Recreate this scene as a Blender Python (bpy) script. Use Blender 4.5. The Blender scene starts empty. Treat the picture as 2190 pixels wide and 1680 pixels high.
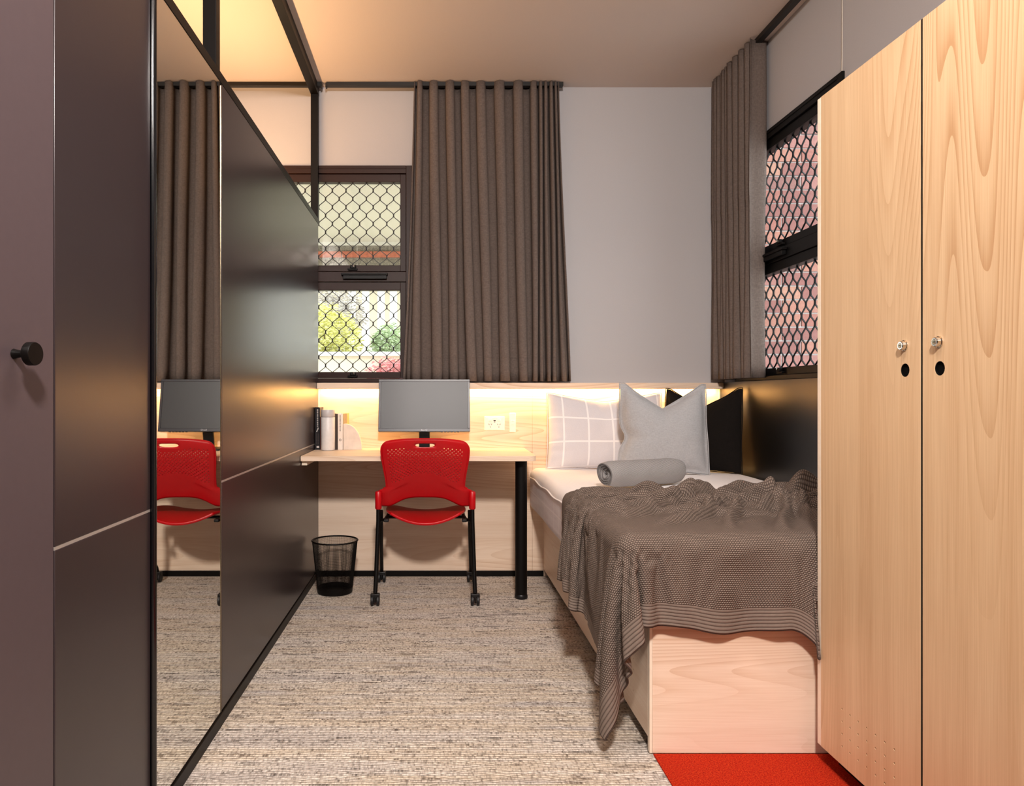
import bpy, bmesh, math, random, base64, zlib
import numpy as np
from mathutils import Vector, Matrix, noise

R = math.radians
scene = bpy.context.scene
COL = scene.collection
random.seed(7)

# ------------------------------------------------------------------ camera
F_PX = 1544.0
cam = bpy.data.cameras.new('camera')
cam_o = bpy.data.objects.new('camera', cam)
COL.objects.link(cam_o)
cam_o.location = (0.0, 0.0, 1.03)
cam_o.rotation_euler = (R(90), 0, 0)
cam.sensor_width = 36.0
cam.lens = 36.0 * F_PX / 2190.0
cam.shift_x = 163.0 / 2190.0
cam.shift_y = 5.0 / 2190.0
cam.clip_start = 0.02
scene.camera = cam_o

# ------------------------------------------------------------------ world, exposure
world = bpy.data.worlds.new('world')
scene.world = world
world.use_nodes = True
bg = world.node_tree.nodes['Background']
bg.inputs[0].default_value = (0.90, 0.96, 1.0, 1)
bg.inputs[1].default_value = 3.6
vs = scene.view_settings
vs.view_transform = 'Standard'
vs.look = 'None'
vs.exposure = 0.28
vs.gamma = 1.0
vs.use_curve_mapping = False


def area_light(name, loc, rot, sx, sy, power, color, spread=180):
    l = bpy.data.lights.new(name, 'AREA')
    l.shape = 'RECTANGLE'
    l.size, l.size_y = sx, sy
    l.energy = power
    l.color = color
    l.spread = R(spread)
    o = bpy.data.objects.new(name, l)
    o.location = loc
    o.rotation_euler = rot
    COL.objects.link(o)
    return o


# the ceiling lamps above and behind the viewpoint, the next bay's uplight, the strip under the ledge
area_light('ceiling_spot_lamp', (0.10, -0.40, 2.68), (R(60), 0, 0), 0.24, 0.24, 60, (1.0, 0.92, 0.86), 130)
area_light('ceiling_panel_lamp', (0.35, 1.30, 2.780), (0, 0, 0), 0.50, 0.50, 12, (1.0, 0.91, 0.86), 150)
area_light('uplight_lamp', (-1.05, 3.00, 2.03), (R(180), 0, 0), 0.05, 1.90, 20, (1.0, 0.57, 0.27))
area_light('ledge_strip_lamp', (0.47, 4.092, 1.0705), (R(8), 0, 0), 2.25, 0.008, 10.0, (1.0, 0.62, 0.22))

# ------------------------------------------------------------------ materials
def C(h):
    h = h.lstrip('#')
    out = []
    for i in (0, 2, 4):
        v = int(h[i:i + 2], 16) / 255.0
        out.append(v / 12.92 if v <= 0.04045 else ((v + 0.055) / 1.055) ** 2.4)
    return (out[0], out[1], out[2], 1.0)


class NT:
    """small helper around a node tree"""
    def __init__(self, name):
        self.m = bpy.data.materials.new(name)
        self.m.use_nodes = True
        self.t = self.m.node_tree
        self.b = self.t.nodes['Principled BSDF']

    def n(self, kind, **kw):
        nd = self.t.nodes.new(kind)
        for k, v in kw.items():
            setattr(nd, k, v)
        return nd

    def l(self, a, b):
        self.t.links.new(a, b)

    def val(self, sock, v):
        if hasattr(v, 'default_value') or hasattr(v, 'is_linked'):
            self.l(v, sock)
        else:
            sock.default_value = v

    def math(self, op, a, b=0.0, c=None):
        nd = self.n('ShaderNodeMath', operation=op)
        self.val(nd.inputs[0], a)
        self.val(nd.inputs[1], b)
        if c is not None:
            self.val(nd.inputs[2], c)
        return nd.outputs[0]

    def coords(self, what='Object', scale=(1, 1, 1), rot=(0, 0, 0)):
        tc = self.n('ShaderNodeTexCoord')
        mp = self.n('ShaderNodeMapping')
        mp.inputs['Scale'].default_value = scale
        mp.inputs['Rotation'].default_value = rot
        self.l(tc.outputs[what], mp.inputs[0])
        return mp.outputs[0]

    def noise(self, vec, scale=1.0, detail=4.0, rough=0.55, dist=0.0):
        nd = self.n('ShaderNodeTexNoise')
        self.l(vec, nd.inputs['Vector'])
        nd.inputs['Scale'].default_value = scale
        nd.inputs['Detail'].default_value = detail
        nd.inputs['Roughness'].default_value = rough
        nd.inputs['Distortion'].default_value = dist
        return nd.outputs['Fac']

    def ramp(self, fac, stops):
        nd = self.n('ShaderNodeValToRGB')
        el = nd.color_ramp.elements
        while len(el) < len(stops):
            el.new(0.5)
        for e, (p, c) in zip(el, stops):
            e.position = p
            e.color = c if len(c) == 4 else (*c, 1)
        self.l(fac, nd.inputs[0])
        return nd.outputs[0]

    def mix(self, fac, a, b, blend='MIX'):
        nd = self.n('ShaderNodeMix', data_type='RGBA', blend_type=blend)
        self.val(nd.inputs[0], fac)
        self.val(nd.inputs[6], a)
        self.val(nd.inputs[7], b)
        return nd.outputs[2]

    def bump(self, height, strength=0.3, dist=0.002):
        nd = self.n('ShaderNodeBump')
        nd.inputs['Strength'].default_value = strength
        nd.inputs['Distance'].default_value = dist
        self.l(height, nd.inputs['Height'])
        self.l(nd.outputs[0], self.b.inputs['Normal'])

    def set(self, color=None, rough=None, metal=None, spec=None, **kw):
        if color is not None:
            self.val(self.b.inputs['Base Color'], color)
        if rough is not None:
            self.val(self.b.inputs['Roughness'], rough)
        if metal is not None:
            self.b.inputs['Metallic'].default_value = metal
        if spec is not None:
            self.b.inputs['Specular IOR Level'].default_value = spec
        for k, v in kw.items():
            self.b.inputs[k].default_value = v
        return self


M = {}


def plain(name, color, rough=0.5, metal=0.0, spec=0.5, grain=0.04, gscale=60, bump=0.0, **kw):
    """plain coloured surface with a faint procedural mottling"""
    t = NT(name)
    c = C(color) if isinstance(color, str) else color
    v = t.coords('Object')
    nz = t.noise(v, gscale, 3)
    d = tuple(max(0, x * (1 - grain)) for x in c[:3]) + (1,)
    u = tuple(min(1, x * (1 + grain)) for x in c[:3]) + (1,)
    t.set(t.ramp(nz, [(0.3, d), (0.7, u)]), rough, metal, spec, **kw)
    if bump:
        t.bump(nz, bump, 0.001)
    M[name] = t.m
    return t.m


def wood(name, axis, base='#eedac6', dark='#d3b296', seed=0.0):
    """pale timber laminate, grain along the given axis: fine pores, soft growth rings with pointed arches"""
    t = NT(name)
    i = 'xyz'.index(axis)

    def stretched(cross, along):
        s_ = [cross] * 3
        s_[i] = along
        return t.coords('Object', tuple(s_))

    n1 = t.noise(stretched(4.6, 0.34), 1.0, 1.0, 0.4, 0.25)
    rings = t.math('FRACT', t.math('MULTIPLY', n1, 34.0))
    rings = t.math('POWER', rings, 2.5)
    pores = t.noise(stretched(330.0, 5.0), 1.0, 2, 0.6)
    bands = t.noise(stretched(16.0, 0.35), 1.0, 3, 0.55)
    mask = t.noise(stretched(2.2, 0.5), 1.0, 1, 0.5)
    mask = t.math('MULTIPLY', t.math('MAXIMUM', t.math('SUBTRACT', mask, 0.40), 0.0), 2.6)
    f = t.math('MULTIPLY', t.math('MULTIPLY', rings, mask), 0.60)
    f = t.math('ADD', f, t.math('MULTIPLY', pores, 0.42))
    f = t.math('ADD', f, t.math('MULTIPLY', bands, 0.52))
    col = t.ramp(f, [(0.30, C(base)), (0.82, C(dark))])
    t.set(col, 0.42, 0, 0.4)
    t.bump(f, 0.05, 0.0005)
    M[name] = t.m
    return t.m


wood('wood_x', 'x')
wood('wood_y', 'y')
wood('wood_z', 'z', base='#dcbd97', dark='#ba9169')
plain('wood_edge', '#f0e0cb', 0.4)
plain('wall_paint', '#b7b4b6', 0.9, grain=0.015, gscale=200, bump=0.05)
plain('ceiling_paint', '#d2c6c0', 0.95, grain=0.01, gscale=150)
plain('partition_laminate', '#2f2628', 0.29, spec=0.48, grain=0.03)
plain('door_laminate', '#4e4245', 0.38, spec=0.45, grain=0.03)
plain('black_panel', '#0c0908', 0.30, spec=0.5)
plain('black_metal', '#0a0706', 0.45, spec=0.18)
plain('black_gloss', '#08080a', 0.16, spec=0.6)
plain('bronze_frame', '#2c1812', 0.45, spec=0.22)
plain('dark_frame', '#080707', 0.45, spec=0.2)
plain('grille_bronze', '#1d110d', 0.45, spec=0.3)
plain('aluminium', '#c8c2bc', 0.35, 0.6)
plain('chrome', '#d8d2c8', 0.12, 1.0)
plain('key_brass', '#b8a890', 0.25, 1.0)
plain('black_void', '#020202', 0.9, spec=0.1)
plain('red_plastic', '#b6030f', 0.38, spec=0.45, grain=0.02)
plain('black_plastic', '#0e0d0f', 0.42, spec=0.4)
plain('caster_rubber', '#111013', 0.55)
plain('bezel', '#24222b', 0.35, spec=0.5)
plain('white_plastic', '#efe9e2', 0.35)
plain('bottle_body', '#dedad9', 0.42)
plain('bottle_cap', '#c5c0c0', 0.4)
plain('bookend_stone', '#e2d2c4', 0.6, grain=0.08, gscale=25)
plain('paper', '#e8dcc4', 0.8)
plain('book_navy', '#0b0a12', 0.35)
plain('book_brown', '#2c1a14', 0.5)
plain('book_white', '#e6dad0', 0.5)
plain('book_tan', '#c9a36c', 0.6)
plain('book_rust', '#5a2418', 0.5)
plain('ink_white', '#cfc8c4', 0.5)
plain('ink_dark', '#4a3c38', 0.5)
plain('logo_grey', '#b9bac2', 0.4)
plain('rail_black', '#0c0908', 0.45)
plain('cord_white', '#e2d8c8', 0.6)
plain('soffit_paint', '#e4e0d4', 0.9)
plain('mossy_stone', '#8d8577', 0.95, grain=0.45, gscale=90)
plain('terracotta', '#c4735a', 0.9, grain=0.2, gscale=30)
plain('mortar', '#c6c0bc', 0.95, grain=0.1, gscale=120)
plain('house_cream', '#e9dfc9', 0.9)
plain('house_white', '#f1f1ee', 0.8)
plain('house_roof', '#9a8f88', 0.9, grain=0.3, gscale=20)
plain('garden_soil', '#b4ab8e', 1.0, grain=0.3, gscale=12)
plain('leaf_yellow', '#d9d688', 0.7, grain=0.25, gscale=9)  # paled in the colour to imitate overexposed haze outside
plain('leaf_green', '#aebf95', 0.7, grain=0.25, gscale=9)  # green washed out, haze put into the leaf colour
plain('leaf_grey', '#b5aea6', 0.8, grain=0.25, gscale=9)
plain('flower_red', '#dd9a9a', 0.7, grain=0.2, gscale=9)  # red faded to pink, haze put into the petal colour
plain('bark', '#6b5644', 0.9)
plain('towel_edge', '#9a9694', 0.95)
for i, h in enumerate(('#8c5c52', '#96685a', '#80554f', '#8d625b', '#9b7261', '#7e5953')):
    plain('brick_%d' % i, h, 0.92, grain=0.12, gscale=70, bump=0.3)

# mirror
t = NT('mirror_glass')
t.set((0.80, 0.80, 0.76, 1), 0.01, 1.0)
M['mirror_glass'] = t.m

# monitor screen, satin
t = NT('screen')
nz = t.noise(t.coords('Object'), 900, 1)
t.set((0.010, 0.010, 0.014, 1), 0.40, 0, 0.55)
t.bump(nz, 0.04, 0.0003)
M['screen'] = t.m

# window glass: clear with a weak reflection
t = NT('window_glass')
out = t.t.nodes['Material Output']
tr = t.n('ShaderNodeBsdfTransparent')
gl = t.n('ShaderNodeBsdfGlossy')
gl.inputs['Roughness'].default_value = 0.02
mx = t.n('ShaderNodeMixShader')
mx.inputs[0].default_value = 0.05
tr.inputs[0].default_value = (0.97, 0.98, 0.97, 1)
t.l(tr.outputs[0], mx.inputs[1])
t.l(gl.outputs[0], mx.inputs[2])
t.l(mx.outputs[0], out.inputs[0])
M['window_glass'] = t.m


def emit(name, color, strength):
    t = NT(name)
    t.set((0.9, 0.9, 0.9, 1), 0.5)
    t.b.inputs['Emission Color'].default_value = color
    t.b.inputs['Emission Strength'].default_value = strength
    M[name] = t.m


emit('lamp_warm', (1.0, 0.62, 0.22, 1), 6.0)
emit('lamp_white', (1.0, 0.88, 0.76, 1), 8.0)

# woven carpet, yarn rows and dark streaks running across the room
t = NT('carpet')
sp = t.n('ShaderNodeSeparateXYZ')
t.l(t.coords('Object'), sp.inputs[0])
warp = t.noise(t.coords('Object', (30, 60, 1)), 1.0, 2, 0.5)
yrow = t.math('ADD', t.math('MULTIPLY', sp.outputs[1], 1 / 0.0105), t.math('MULTIPLY', warp, 1.3))
rows = t.math('ABSOLUTE', t.math('SINE', t.math('MULTIPLY', yrow, math.pi)))
rid = t.math('FLOOR', yrow)
cmb = t.n('ShaderNodeCombineXYZ')
t.l(t.math('MULTIPLY', sp.outputs[0], 7.0), cmb.inputs[0])
t.l(t.math('MULTIPLY', rid, 3.37), cmb.inputs[1])
yarn = t.noise(cmb.outputs[0], 1.0, 2, 0.6)                       # colour of each yarn along its length
cm2 = t.n('ShaderNodeCombineXYZ')
t.l(t.math('MULTIPLY', sp.outputs[0], 110.0), cm2.inputs[0])
t.l(t.math('MULTIPLY', rid, 5.11), cm2.inputs[1])
knot = t.noise(cm2.outputs[0], 1.0, 2, 0.65)                      # single loops
broad = t.noise(t.coords('Object', (1.2, 9, 1)), 1.0, 3, 0.6)
base = t.ramp(knot, [(0.30, C('#a29a93')), (0.48, C('#dad2ca')), (0.66, C('#f2ece5'))])
tint = t.ramp(broad, [(0.30, C('#cfc9c8')), (0.45, C('#eee8e2')), (0.56, C('#e6d9c6')), (0.70, C('#cfcccf'))])
col = t.mix(0.75, base, tint, 'MULTIPLY')
streak = t.ramp(t.math('ADD', t.math('MULTIPLY', yarn, 0.72), t.math('MULTIPLY', knot, 0.28)), [(0.36, (1, 1, 1, 1)), (0.46, (0, 0, 0, 1))])
brown = t.mix(t.ramp(broad, [(0.45, (0, 0, 0, 1)), (0.60, (1, 1, 1, 1))]), C('#39322f'), (0.10, 0.065, 0.045, 1))
col = t.mix(t.math('MULTIPLY', streak, 0.68), col, brown)
groove = t.math('SUBTRACT', 1.0, t.math('POWER', rows, 0.5))
col = t.mix(t.math('MULTIPLY', groove, 0.45), col, C('#5a504a'))
t.set(col, 0.95, 0, 0.12)
t.bump(t.math('ADD', rows, t.math('MULTIPLY', knot, 1.2)), 0.8, 0.004)
M['carpet'] = t.m

t = NT('red_carpet')
n1 = t.noise(t.coords('Object'), 260, 2, 0.7)
n2 = t.noise(t.coords('Object', (3, 60, 1)), 1, 2)
col = t.ramp(n1, [(0.30, C('#6a0a06')), (0.50, C('#ad2410')), (0.70, C('#c8481f'))])
col = t.mix(t.math('MULTIPLY', n2, 0.3), col, C('#b3240c'))
t.set(col, 0.95, 0, 0.1)
t.bump(n1, 0.6, 0.003)
M['red_carpet'] = t.m


def weave(name, color, scale=520.0, rough=0.95, amt=0.25, what='Object', sheen=0.0, bump=0.25):
    t = NT(name)
    c = C(color)
    tx = t.coords(what, (scale, scale, scale * 0.25))
    n1 = t.noise(tx, 1.0, 2, 0.6)
    n2 = t.noise(t.coords(what, (scale * 0.2, scale * 0.2, scale)), 1.0, 2, 0.6)
    f = t.math('MULTIPLY', t.math('ADD', n1, n2), 0.5)
    d = tuple(x * (1 - amt) for x in c[:3]) + (1,)
    u = tuple(min(1, x * (1 + amt)) for x in c[:3]) + (1,)
    t.set(t.ramp(f, [(0.38, d), (0.62, u)]), rough, 0, 0.15)
    t.b.inputs['Sheen Weight'].default_value = sheen
    t.bump(f, bump, 0.001)
    M[name] = t.m


weave('curtain_cloth', '#695d57', 300, amt=0.16)
weave('sheet_cloth', '#efe8e6', 500, amt=0.03, bump=0.08)
weave('linen_cushion', '#a9a8aa', 380, amt=0.10, sheen=0.15)
weave('dark_cushion', '#15110f', 380, amt=0.2)

# check pillow case: pale lilac with white window-pane lines, in the pillow's own uv (metres)
t = NT('check_cloth')
uv = t.n('ShaderNodeUVMap').outputs[0]
sp = t.n('ShaderNodeSeparateXYZ')
t.l(uv, sp.inputs[0])
lines = None
for ax, off in ((0, 0.026), (1, 0.072)):
    x = t.math('PINGPONG', t.math('SUBTRACT', sp.outputs[ax], off), 0.070)
    x = t.math('LESS_THAN', x, 0.005)
    lines = x if lines is None else t.math('MAXIMUM', lines, x)
nz = t.noise(t.coords('Object', (400, 400, 400)), 1, 2)
base = t.ramp(nz, [(0.3, C('#d0cbcf')), (0.7, C('#dad5d9'))])
t.set(t.mix(t.math('MULTIPLY', lines, 0.85), base, C('#f4efef')), 0.9, 0, 0.15)
t.bump(nz, 0.1, 0.0008)
M['check_cloth'] = t.m

# mattress border: the same cloth with faint check lines
t = NT('mattress_border')
sp = t.n('ShaderNodeSeparateXYZ')
t.l(t.coords('Object'), sp.inputs[0])
a = t.math('LESS_THAN', t.math('PINGPONG', sp.outputs[1], 0.065), 0.0035)
b = t.math('LESS_THAN', t.math('PINGPONG', t.math('SUBTRACT', sp.outputs[2], 0.50), 0.09), 0.0028)
nz = t.noise(t.coords('Object', (9, 3, 40)), 1, 3)
base = t.ramp(nz, [(0.3, (0.66, 0.60, 0.63, 1)), (0.7, (0.79, 0.75, 0.77, 1))])
t.set(t.mix(t.math('MULTIPLY', t.math('MAXIMUM', a, b), 0.7), base, C('#f2ecec')), 0.55, 0, 0.4)
t.bump(nz, 0.25, 0.004)
M['mattress_border'] = t.m

# chunky knit: seed stitch in uv metres, ribbed borders
t = NT('knit_throw')
uv = t.n('ShaderNodeUVMap').outputs[0]
sp = t.n('ShaderNodeSeparateXYZ')
t.l(uv, sp.inputs[0])
U, V = sp.outputs[0], sp.outputs[1]
pu, pv = 0.0072, 0.0052
row = t.math('FLOOR', t.math('DIVIDE', V, pv))
half = t.math('MULTIPLY', t.math('MODULO', row, 2.0), 0.5)
su = t.math('ABSOLUTE', t.math('SINE', t.math('MULTIPLY', t.math('ADD', t.math('DIVIDE', U, pu), half), math.pi)))
sv = t.math('ABSOLUTE', t.math('SINE', t.math('MULTIPLY', t.math('DIVIDE', V, pv), math.pi)))
stitch = t.math('MULTIPLY', t.math('POWER', su, 0.7), t.math('POWER', sv, 0.8))
rib_h = t.math('POWER', t.math('ABSOLUTE', t.math('SINE', t.math('MULTIPLY', V, math.pi / 0.0092))), 0.5)
rib_v = t.math('POWER', t.math('ABSOLUTE', t.math('SINE', t.math('MULTIPLY', U, math.pi / 0.0092))), 0.5)
in_h = t.math('LESS_THAN', V, 0.062)
in_v = t.math('LESS_THAN', U, 0.050)


def lerp(a, b, f):
    return t.math('ADD', t.math('MULTIPLY', a, t.math('SUBTRACT', 1.0, f)), t.math('MULTIPLY', b, f))


rib_v = t.math('MULTIPLY_ADD', rib_v, 0.62, 0.02)
rib_h = t.math('MULTIPLY_ADD', rib_h, 0.62, 0.02)
h = lerp(stitch, rib_v, in_v)
h = lerp(h, rib_h, in_h)
nz = t.noise(t.coords('UV', (90, 90, 1)), 1, 3)
dark = t.mix(nz, C('#463a35'), C('#51443e'))
lite = t.mix(nz, C('#84756b'), C('#948479'))
t.set(t.mix(h, dark, lite), 0.95, 0, 0.1)
t.bump(h, 0.9, 0.0035)
M['knit_throw'] = t.m

# towel: grey diagonal twill
t = NT('towel_cloth')
uv = t.n('ShaderNodeUVMap').outputs[0]
sp = t.n('ShaderNodeSeparateXYZ')
t.l(uv, sp.inputs[0])
d = t.math('ADD', t.math('MULTIPLY', sp.outputs[0], 0.72), sp.outputs[1])
s = t.math('ABSOLUTE', t.math('SINE', t.math('MULTIPLY', d, math.pi / 0.0062)))
e2 = t.math('ABSOLUTE', t.math('SINE', t.math('MULTIPLY', t.math('SUBTRACT', sp.outputs[0], sp.outputs[1]), math.pi / 0.0062)))
s = t.math('ADD', t.math('MULTIPLY', s, 0.7), t.math('MULTIPLY', e2, 0.3))
t.set(t.mix(s, C('#6f6c6c'), C('#aeaaa8')), 0.95, 0, 0.1)
t.bump(s, 0.8, 0.0025)
M['towel_cloth'] = t.m


# ------------------------------------------------------------------ mesh helpers
class MB:
    """collects geometry for ONE mesh object"""
    def __init__(self):
        self.v, self.f = [], []
        self.uv = None

    def add(self, verts, faces):
        o = len(self.v)
        self.v += [tuple(p) for p in verts]
        self.f += [tuple(i + o for i in f) for f in faces]
        return self

    def box(self, x0, x1, y0, y1, z0, z1):
        v = [(x, y, z) for x in (x0, x1) for y in (y0, y1) for z in (z0, z1)]
        f = [(0, 1, 3, 2), (4, 6, 7, 5), (0, 4, 5, 1), (2, 3, 7, 6), (0, 2, 6, 4), (1, 5, 7, 3)]
        return self.add(v, f)

    def tube(self, pts, r, seg=12, caps=True):
        pts = [Vector(p) for p in pts]
        rs = r if isinstance(r, (list, tuple)) else [r] * len(pts)
        vs_, fs = [], []
        up = None
        for i, p in enumerate(pts):
            if i == 0:
                d = pts[1] - pts[0]
            elif i == len(pts) - 1:
                d = pts[-1] - pts[-2]
            else:
                d = (pts[i + 1] - p).normalized() + (p - pts[i - 1]).normalized()
            d.normalize()
            if up is None:
                up = Vector((0, 0, 1)) if abs(d.z) < 0.9 else Vector((0, 1, 0))
            a = d.cross(up).normalized()
            up = a.cross(d).normalized()
            for k in range(seg):
                an = 2 * math.pi * k / seg
                vs_.append(p + (a * math.cos(an) + up * math.sin(an)) * rs[i])
        n = len(pts)
        for i in range(n - 1):
            for k in range(seg):
                k2 = (k + 1) % seg
                fs.append((i * seg + k, i * seg + k2, (i + 1) * seg + k2, (i + 1) * seg + k))
        if caps:
            fs.append(tuple(range(seg))[::-1])
            fs.append(tuple((n - 1) * seg + k for k in range(seg)))
        return self.add(vs_, fs)

    def lathe(self, prof, seg=32, mat=None, caps=True):
        """profile [(radius, height)] about z, then moved by the matrix"""
        vs_, fs = [], []
        for r, z in prof:
            for k in range(seg):
                an = 2 * math.pi * k / seg
                vs_.append(Vector((r * math.cos(an), r * math.sin(an), z)))
        n = len(prof)
        for i in range(n - 1):
            for k in range(seg):
                k2 = (k + 1) % seg
                fs.append((i * seg + k, i * seg + k2, (i + 1) * seg + k2, (i + 1) * seg + k))
        if caps:
            fs.append(tuple(range(seg))[::-1])
            fs.append(tuple((n - 1) * seg + k for k in range(seg)))
        if mat is not None:
            vs_ = [mat @ p for p in vs_]
        return self.add(vs_, fs)

    def prism(self, poly, y0, y1, mat=None):
        """polygon in x,z pushed from y0 to y1"""
        n = len(poly)
        vs_ = [Vector((x, y0, z)) for x, z in poly] + [Vector((x, y1, z)) for x, z in poly]
        fs = [tuple(range(n)), tuple(range(2 * n - 1, n - 1, -1))]
        for i in range(n):
            j = (i + 1) % n
            fs.append((i, i + n, j + n, j))
        if mat is not None:
            vs_ = [mat @ p for p in vs_]
        return self.add(vs_, fs)

    def grid(self, nu, nv, fn):
        vs_ = [fn(i / (nu - 1), j / (nv - 1)) for j in range(nv) for i in range(nu)]
        fs = [(j * nu + i, j * nu + i + 1, (j + 1) * nu + i + 1, (j + 1) * nu + i)
              for j in range(nv - 1) for i in range(nu - 1)]
        return self.add(vs_, fs)

    def mesh(self, name):
        me = bpy.data.meshes.new(name)
        me.from_pydata(self.v, [], self.f)
        bm = bmesh.new()
        bm.from_mesh(me)
        bmesh.ops.recalc_face_normals(bm, faces=bm.faces)
        bm.to_mesh(me)
        bm.free()
        return me

    def build(self, name, mat, parent=None, smooth=False, bevel=0.0, seg=2, angle=40):
        return link(name, self.mesh(name), mat, parent, smooth, bevel, seg, angle)


def link(name, me, mat, parent=None, smooth=False, bevel=0.0, seg=2, angle=40):
    o = bpy.data.objects.new(name, me)
    COL.objects.link(o)
    if mat and not me.materials:
        me.materials.append(M[mat])
    if smooth or bevel:
        me.polygons.foreach_set('use_smooth', [True] * len(me.polygons))
        try:
            me.set_sharp_from_angle(angle=R(angle))
        except Exception:
            pass
    if bevel:
        b = o.modifiers.new('bevel', 'BEVEL')
        b.width = bevel
        b.segments = seg
        b.limit_method = 'ANGLE'
        b.angle_limit = R(40)
        b.harden_normals = False
    if parent is not None:
        par(o, parent)
    return o


PLACE = {}


def par(o, parent):
    o.parent = parent


def box(name, x0, x1, y0, y1, z0, z1, mat, parent=None, bevel=0.0):
    return MB().box(x0, x1, y0, y1, z0, z1).build(name, mat, parent, bevel=bevel)


def tag(o, label, cat, group=None, kind=None):
    o['label'] = label
    if cat:
        o['category'] = cat
    if group:
        o['group'] = group
    if kind:
        o['kind'] = kind
    return o


def struct(o, label=None):
    o['kind'] = 'structure'
    if label:
        o['label'] = label
    return o


def thing(name, label, cat, group=None, loc=(0, 0, 0), rot=(0, 0, 0)):
    o = bpy.data.objects.new(name, None)
    o.empty_display_size = 0.05
    o.location = loc
    o.rotation_euler = rot
    COL.objects.link(o)
    return tag(o, label, cat, group)


def setting(name, label=None, loc=(0, 0, 0)):
    o = bpy.data.objects.new(name, None)
    o.empty_display_size = 0.05
    o.location = loc
    COL.objects.link(o)
    return struct(o, label)


def plate(us, vs_, holes, thick, place, seg=12):
    """flat board on a grid of cuts; holes = {(i, j): radius} round holes through a cell's middle.
    place(u, v, d) gives the 3-d point, d = 0 front, d = thick back"""
    b = MB()
    nu, nv = len(us), len(vs_)
    for d in (0.0, thick):
        b.v += [tuple(place(u, v, d)) for v in vs_ for u in us]
    off = nu * nv
    idx = lambda i, j, s: s * off + j * nu + i
    for j in range(nv - 1):
        for i in range(nu - 1):
            r = holes.get((i, j))
            if r is None:
                b.f.append((idx(i, j, 0), idx(i + 1, j, 0), idx(i + 1, j + 1, 0), idx(i, j + 1, 0)))
                b.f.append((idx(i, j, 1), idx(i, j + 1, 1), idx(i + 1, j + 1, 1), idx(i + 1, j, 1)))
                continue
            cu, cv = (us[i] + us[i + 1]) / 2, (vs_[j] + vs_[j + 1]) / 2
            rings = []
            for s, d in ((0, 0.0), (1, thick)):
                st = len(b.v)
                for k in range(seg):
                    an = math.pi / 4 + 2 * math.pi * k / seg
                    b.v.append(tuple(place(cu + r * math.cos(an), cv + r * math.sin(an), d)))
                rings.append(st)
                corners = [idx(i + 1, j + 1, s), idx(i, j + 1, s), idx(i, j, s), idx(i + 1, j, s)]
                q = seg // 4
                for k in range(4):
                    c0, c1 = corners[k], corners[(k + 1) % 4]
                    arc = [st + (k * q + m) % seg for m in range(q + 1)]
                    b.f.append((c0, c1) + tuple(arc[::-1]))
            for k in range(seg):
                k2 = (k + 1) % seg
                b.f.append((rings[0] + k, rings[0] + k2, rings[1] + k2, rings[1] + k))
    for i in range(nu - 1):
        b.f.append((idx(i, 0, 0), idx(i, 0, 1), idx(i + 1, 0, 1), idx(i + 1, 0, 0)))
        b.f.append((idx(i, nv - 1, 0), idx(i + 1, nv - 1, 0), idx(i + 1, nv - 1, 1), idx(i, nv - 1, 1)))
    for j in range(nv - 1):
        b.f.append((idx(0, j, 0), idx(0, j + 1, 0), idx(0, j + 1, 1), idx(0, j, 1)))
        b.f.append((idx(nu - 1, j, 0), idx(nu - 1, j, 1), idx(nu - 1, j + 1, 1), idx(nu - 1, j + 1, 0)))
    return b


# ------------------------------------------------------------------ room shell
YB, XR, ZC = 4.15, 1.66, 2.80      # back wall, right wall, ceiling
XP = -0.67                         # face of the dark partition
XL, YN = -3.2, -1.7                # far side of the next bay, wall behind the viewpoint

struct(box('floor', XL, XR, YN, YB, -0.06, 0.0, 'carpet'), 'beige and grey woven carpet with dark cross streaks')
struct(box('floor_red', 0.623, XR - 0.001, YN + 0.001, 2.068, -0.05, 0.004, 'red_carpet'), 'bright red carpet patch in front of the bed foot')
struct(box('ceiling', XL, XR, YN, YB, ZC, ZC + 0.1, 'ceiling_paint'), 'plain warm white ceiling')

WZ0, WZ1 = 1.105, 2.347            # window opening heights
BX0, BX1 = -1.45, -0.134           # back window, along x
RY0, RY1 = 2.93, 3.98              # right window, along y
b = MB()
b.box(XL, BX0, YB, YB + 0.14, 0, ZC).box(BX1, XR + 0.14, YB, YB + 0.14, 0, ZC)
b.box(BX0, BX1, YB, YB + 0.14, 0, WZ0).box(BX0, BX1, YB, YB + 0.14, WZ1, ZC)
struct(b.build('wall_back', 'wall_paint'), 'pale grey painted back wall')
b = MB()
b.box(XR, XR + 0.14, YN, RY0, 0, ZC).box(XR, XR + 0.14, RY1, YB, 0, ZC)
b.box(XR, XR + 0.14, RY0, RY1, 0, WZ0).box(XR, XR + 0.14, RY0, RY1, WZ1, ZC)
struct(b.build('wall_right', 'wall_paint'), 'pale taupe painted side wall above the bed')
struct(box('wall_left', XL - 0.1, XL, YN, YB, 0, ZC, 'wall_paint'), 'plain wall of the next bay')
struct(box('wall_front', XL, XR, YN - 0.1, YN, 0, ZC, 'wall_paint'), 'plain wall behind the viewpoint')

# black skirtings
struct(box('baseboard_back', XP, 0.612, YB - 0.042, YB - 0.0, 0.0, 0.030, 'black_metal'), 'black skirting strip under the timber panelling')
b = MB()
b.box(XP - 0.01, XP + 0.004, 1.28, YB - 0.03, 0.0, 0.040)
struct(b.build('baseboard_left', 'black_metal', bevel=0.002), 'black skirting strip under the dark partition')

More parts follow.
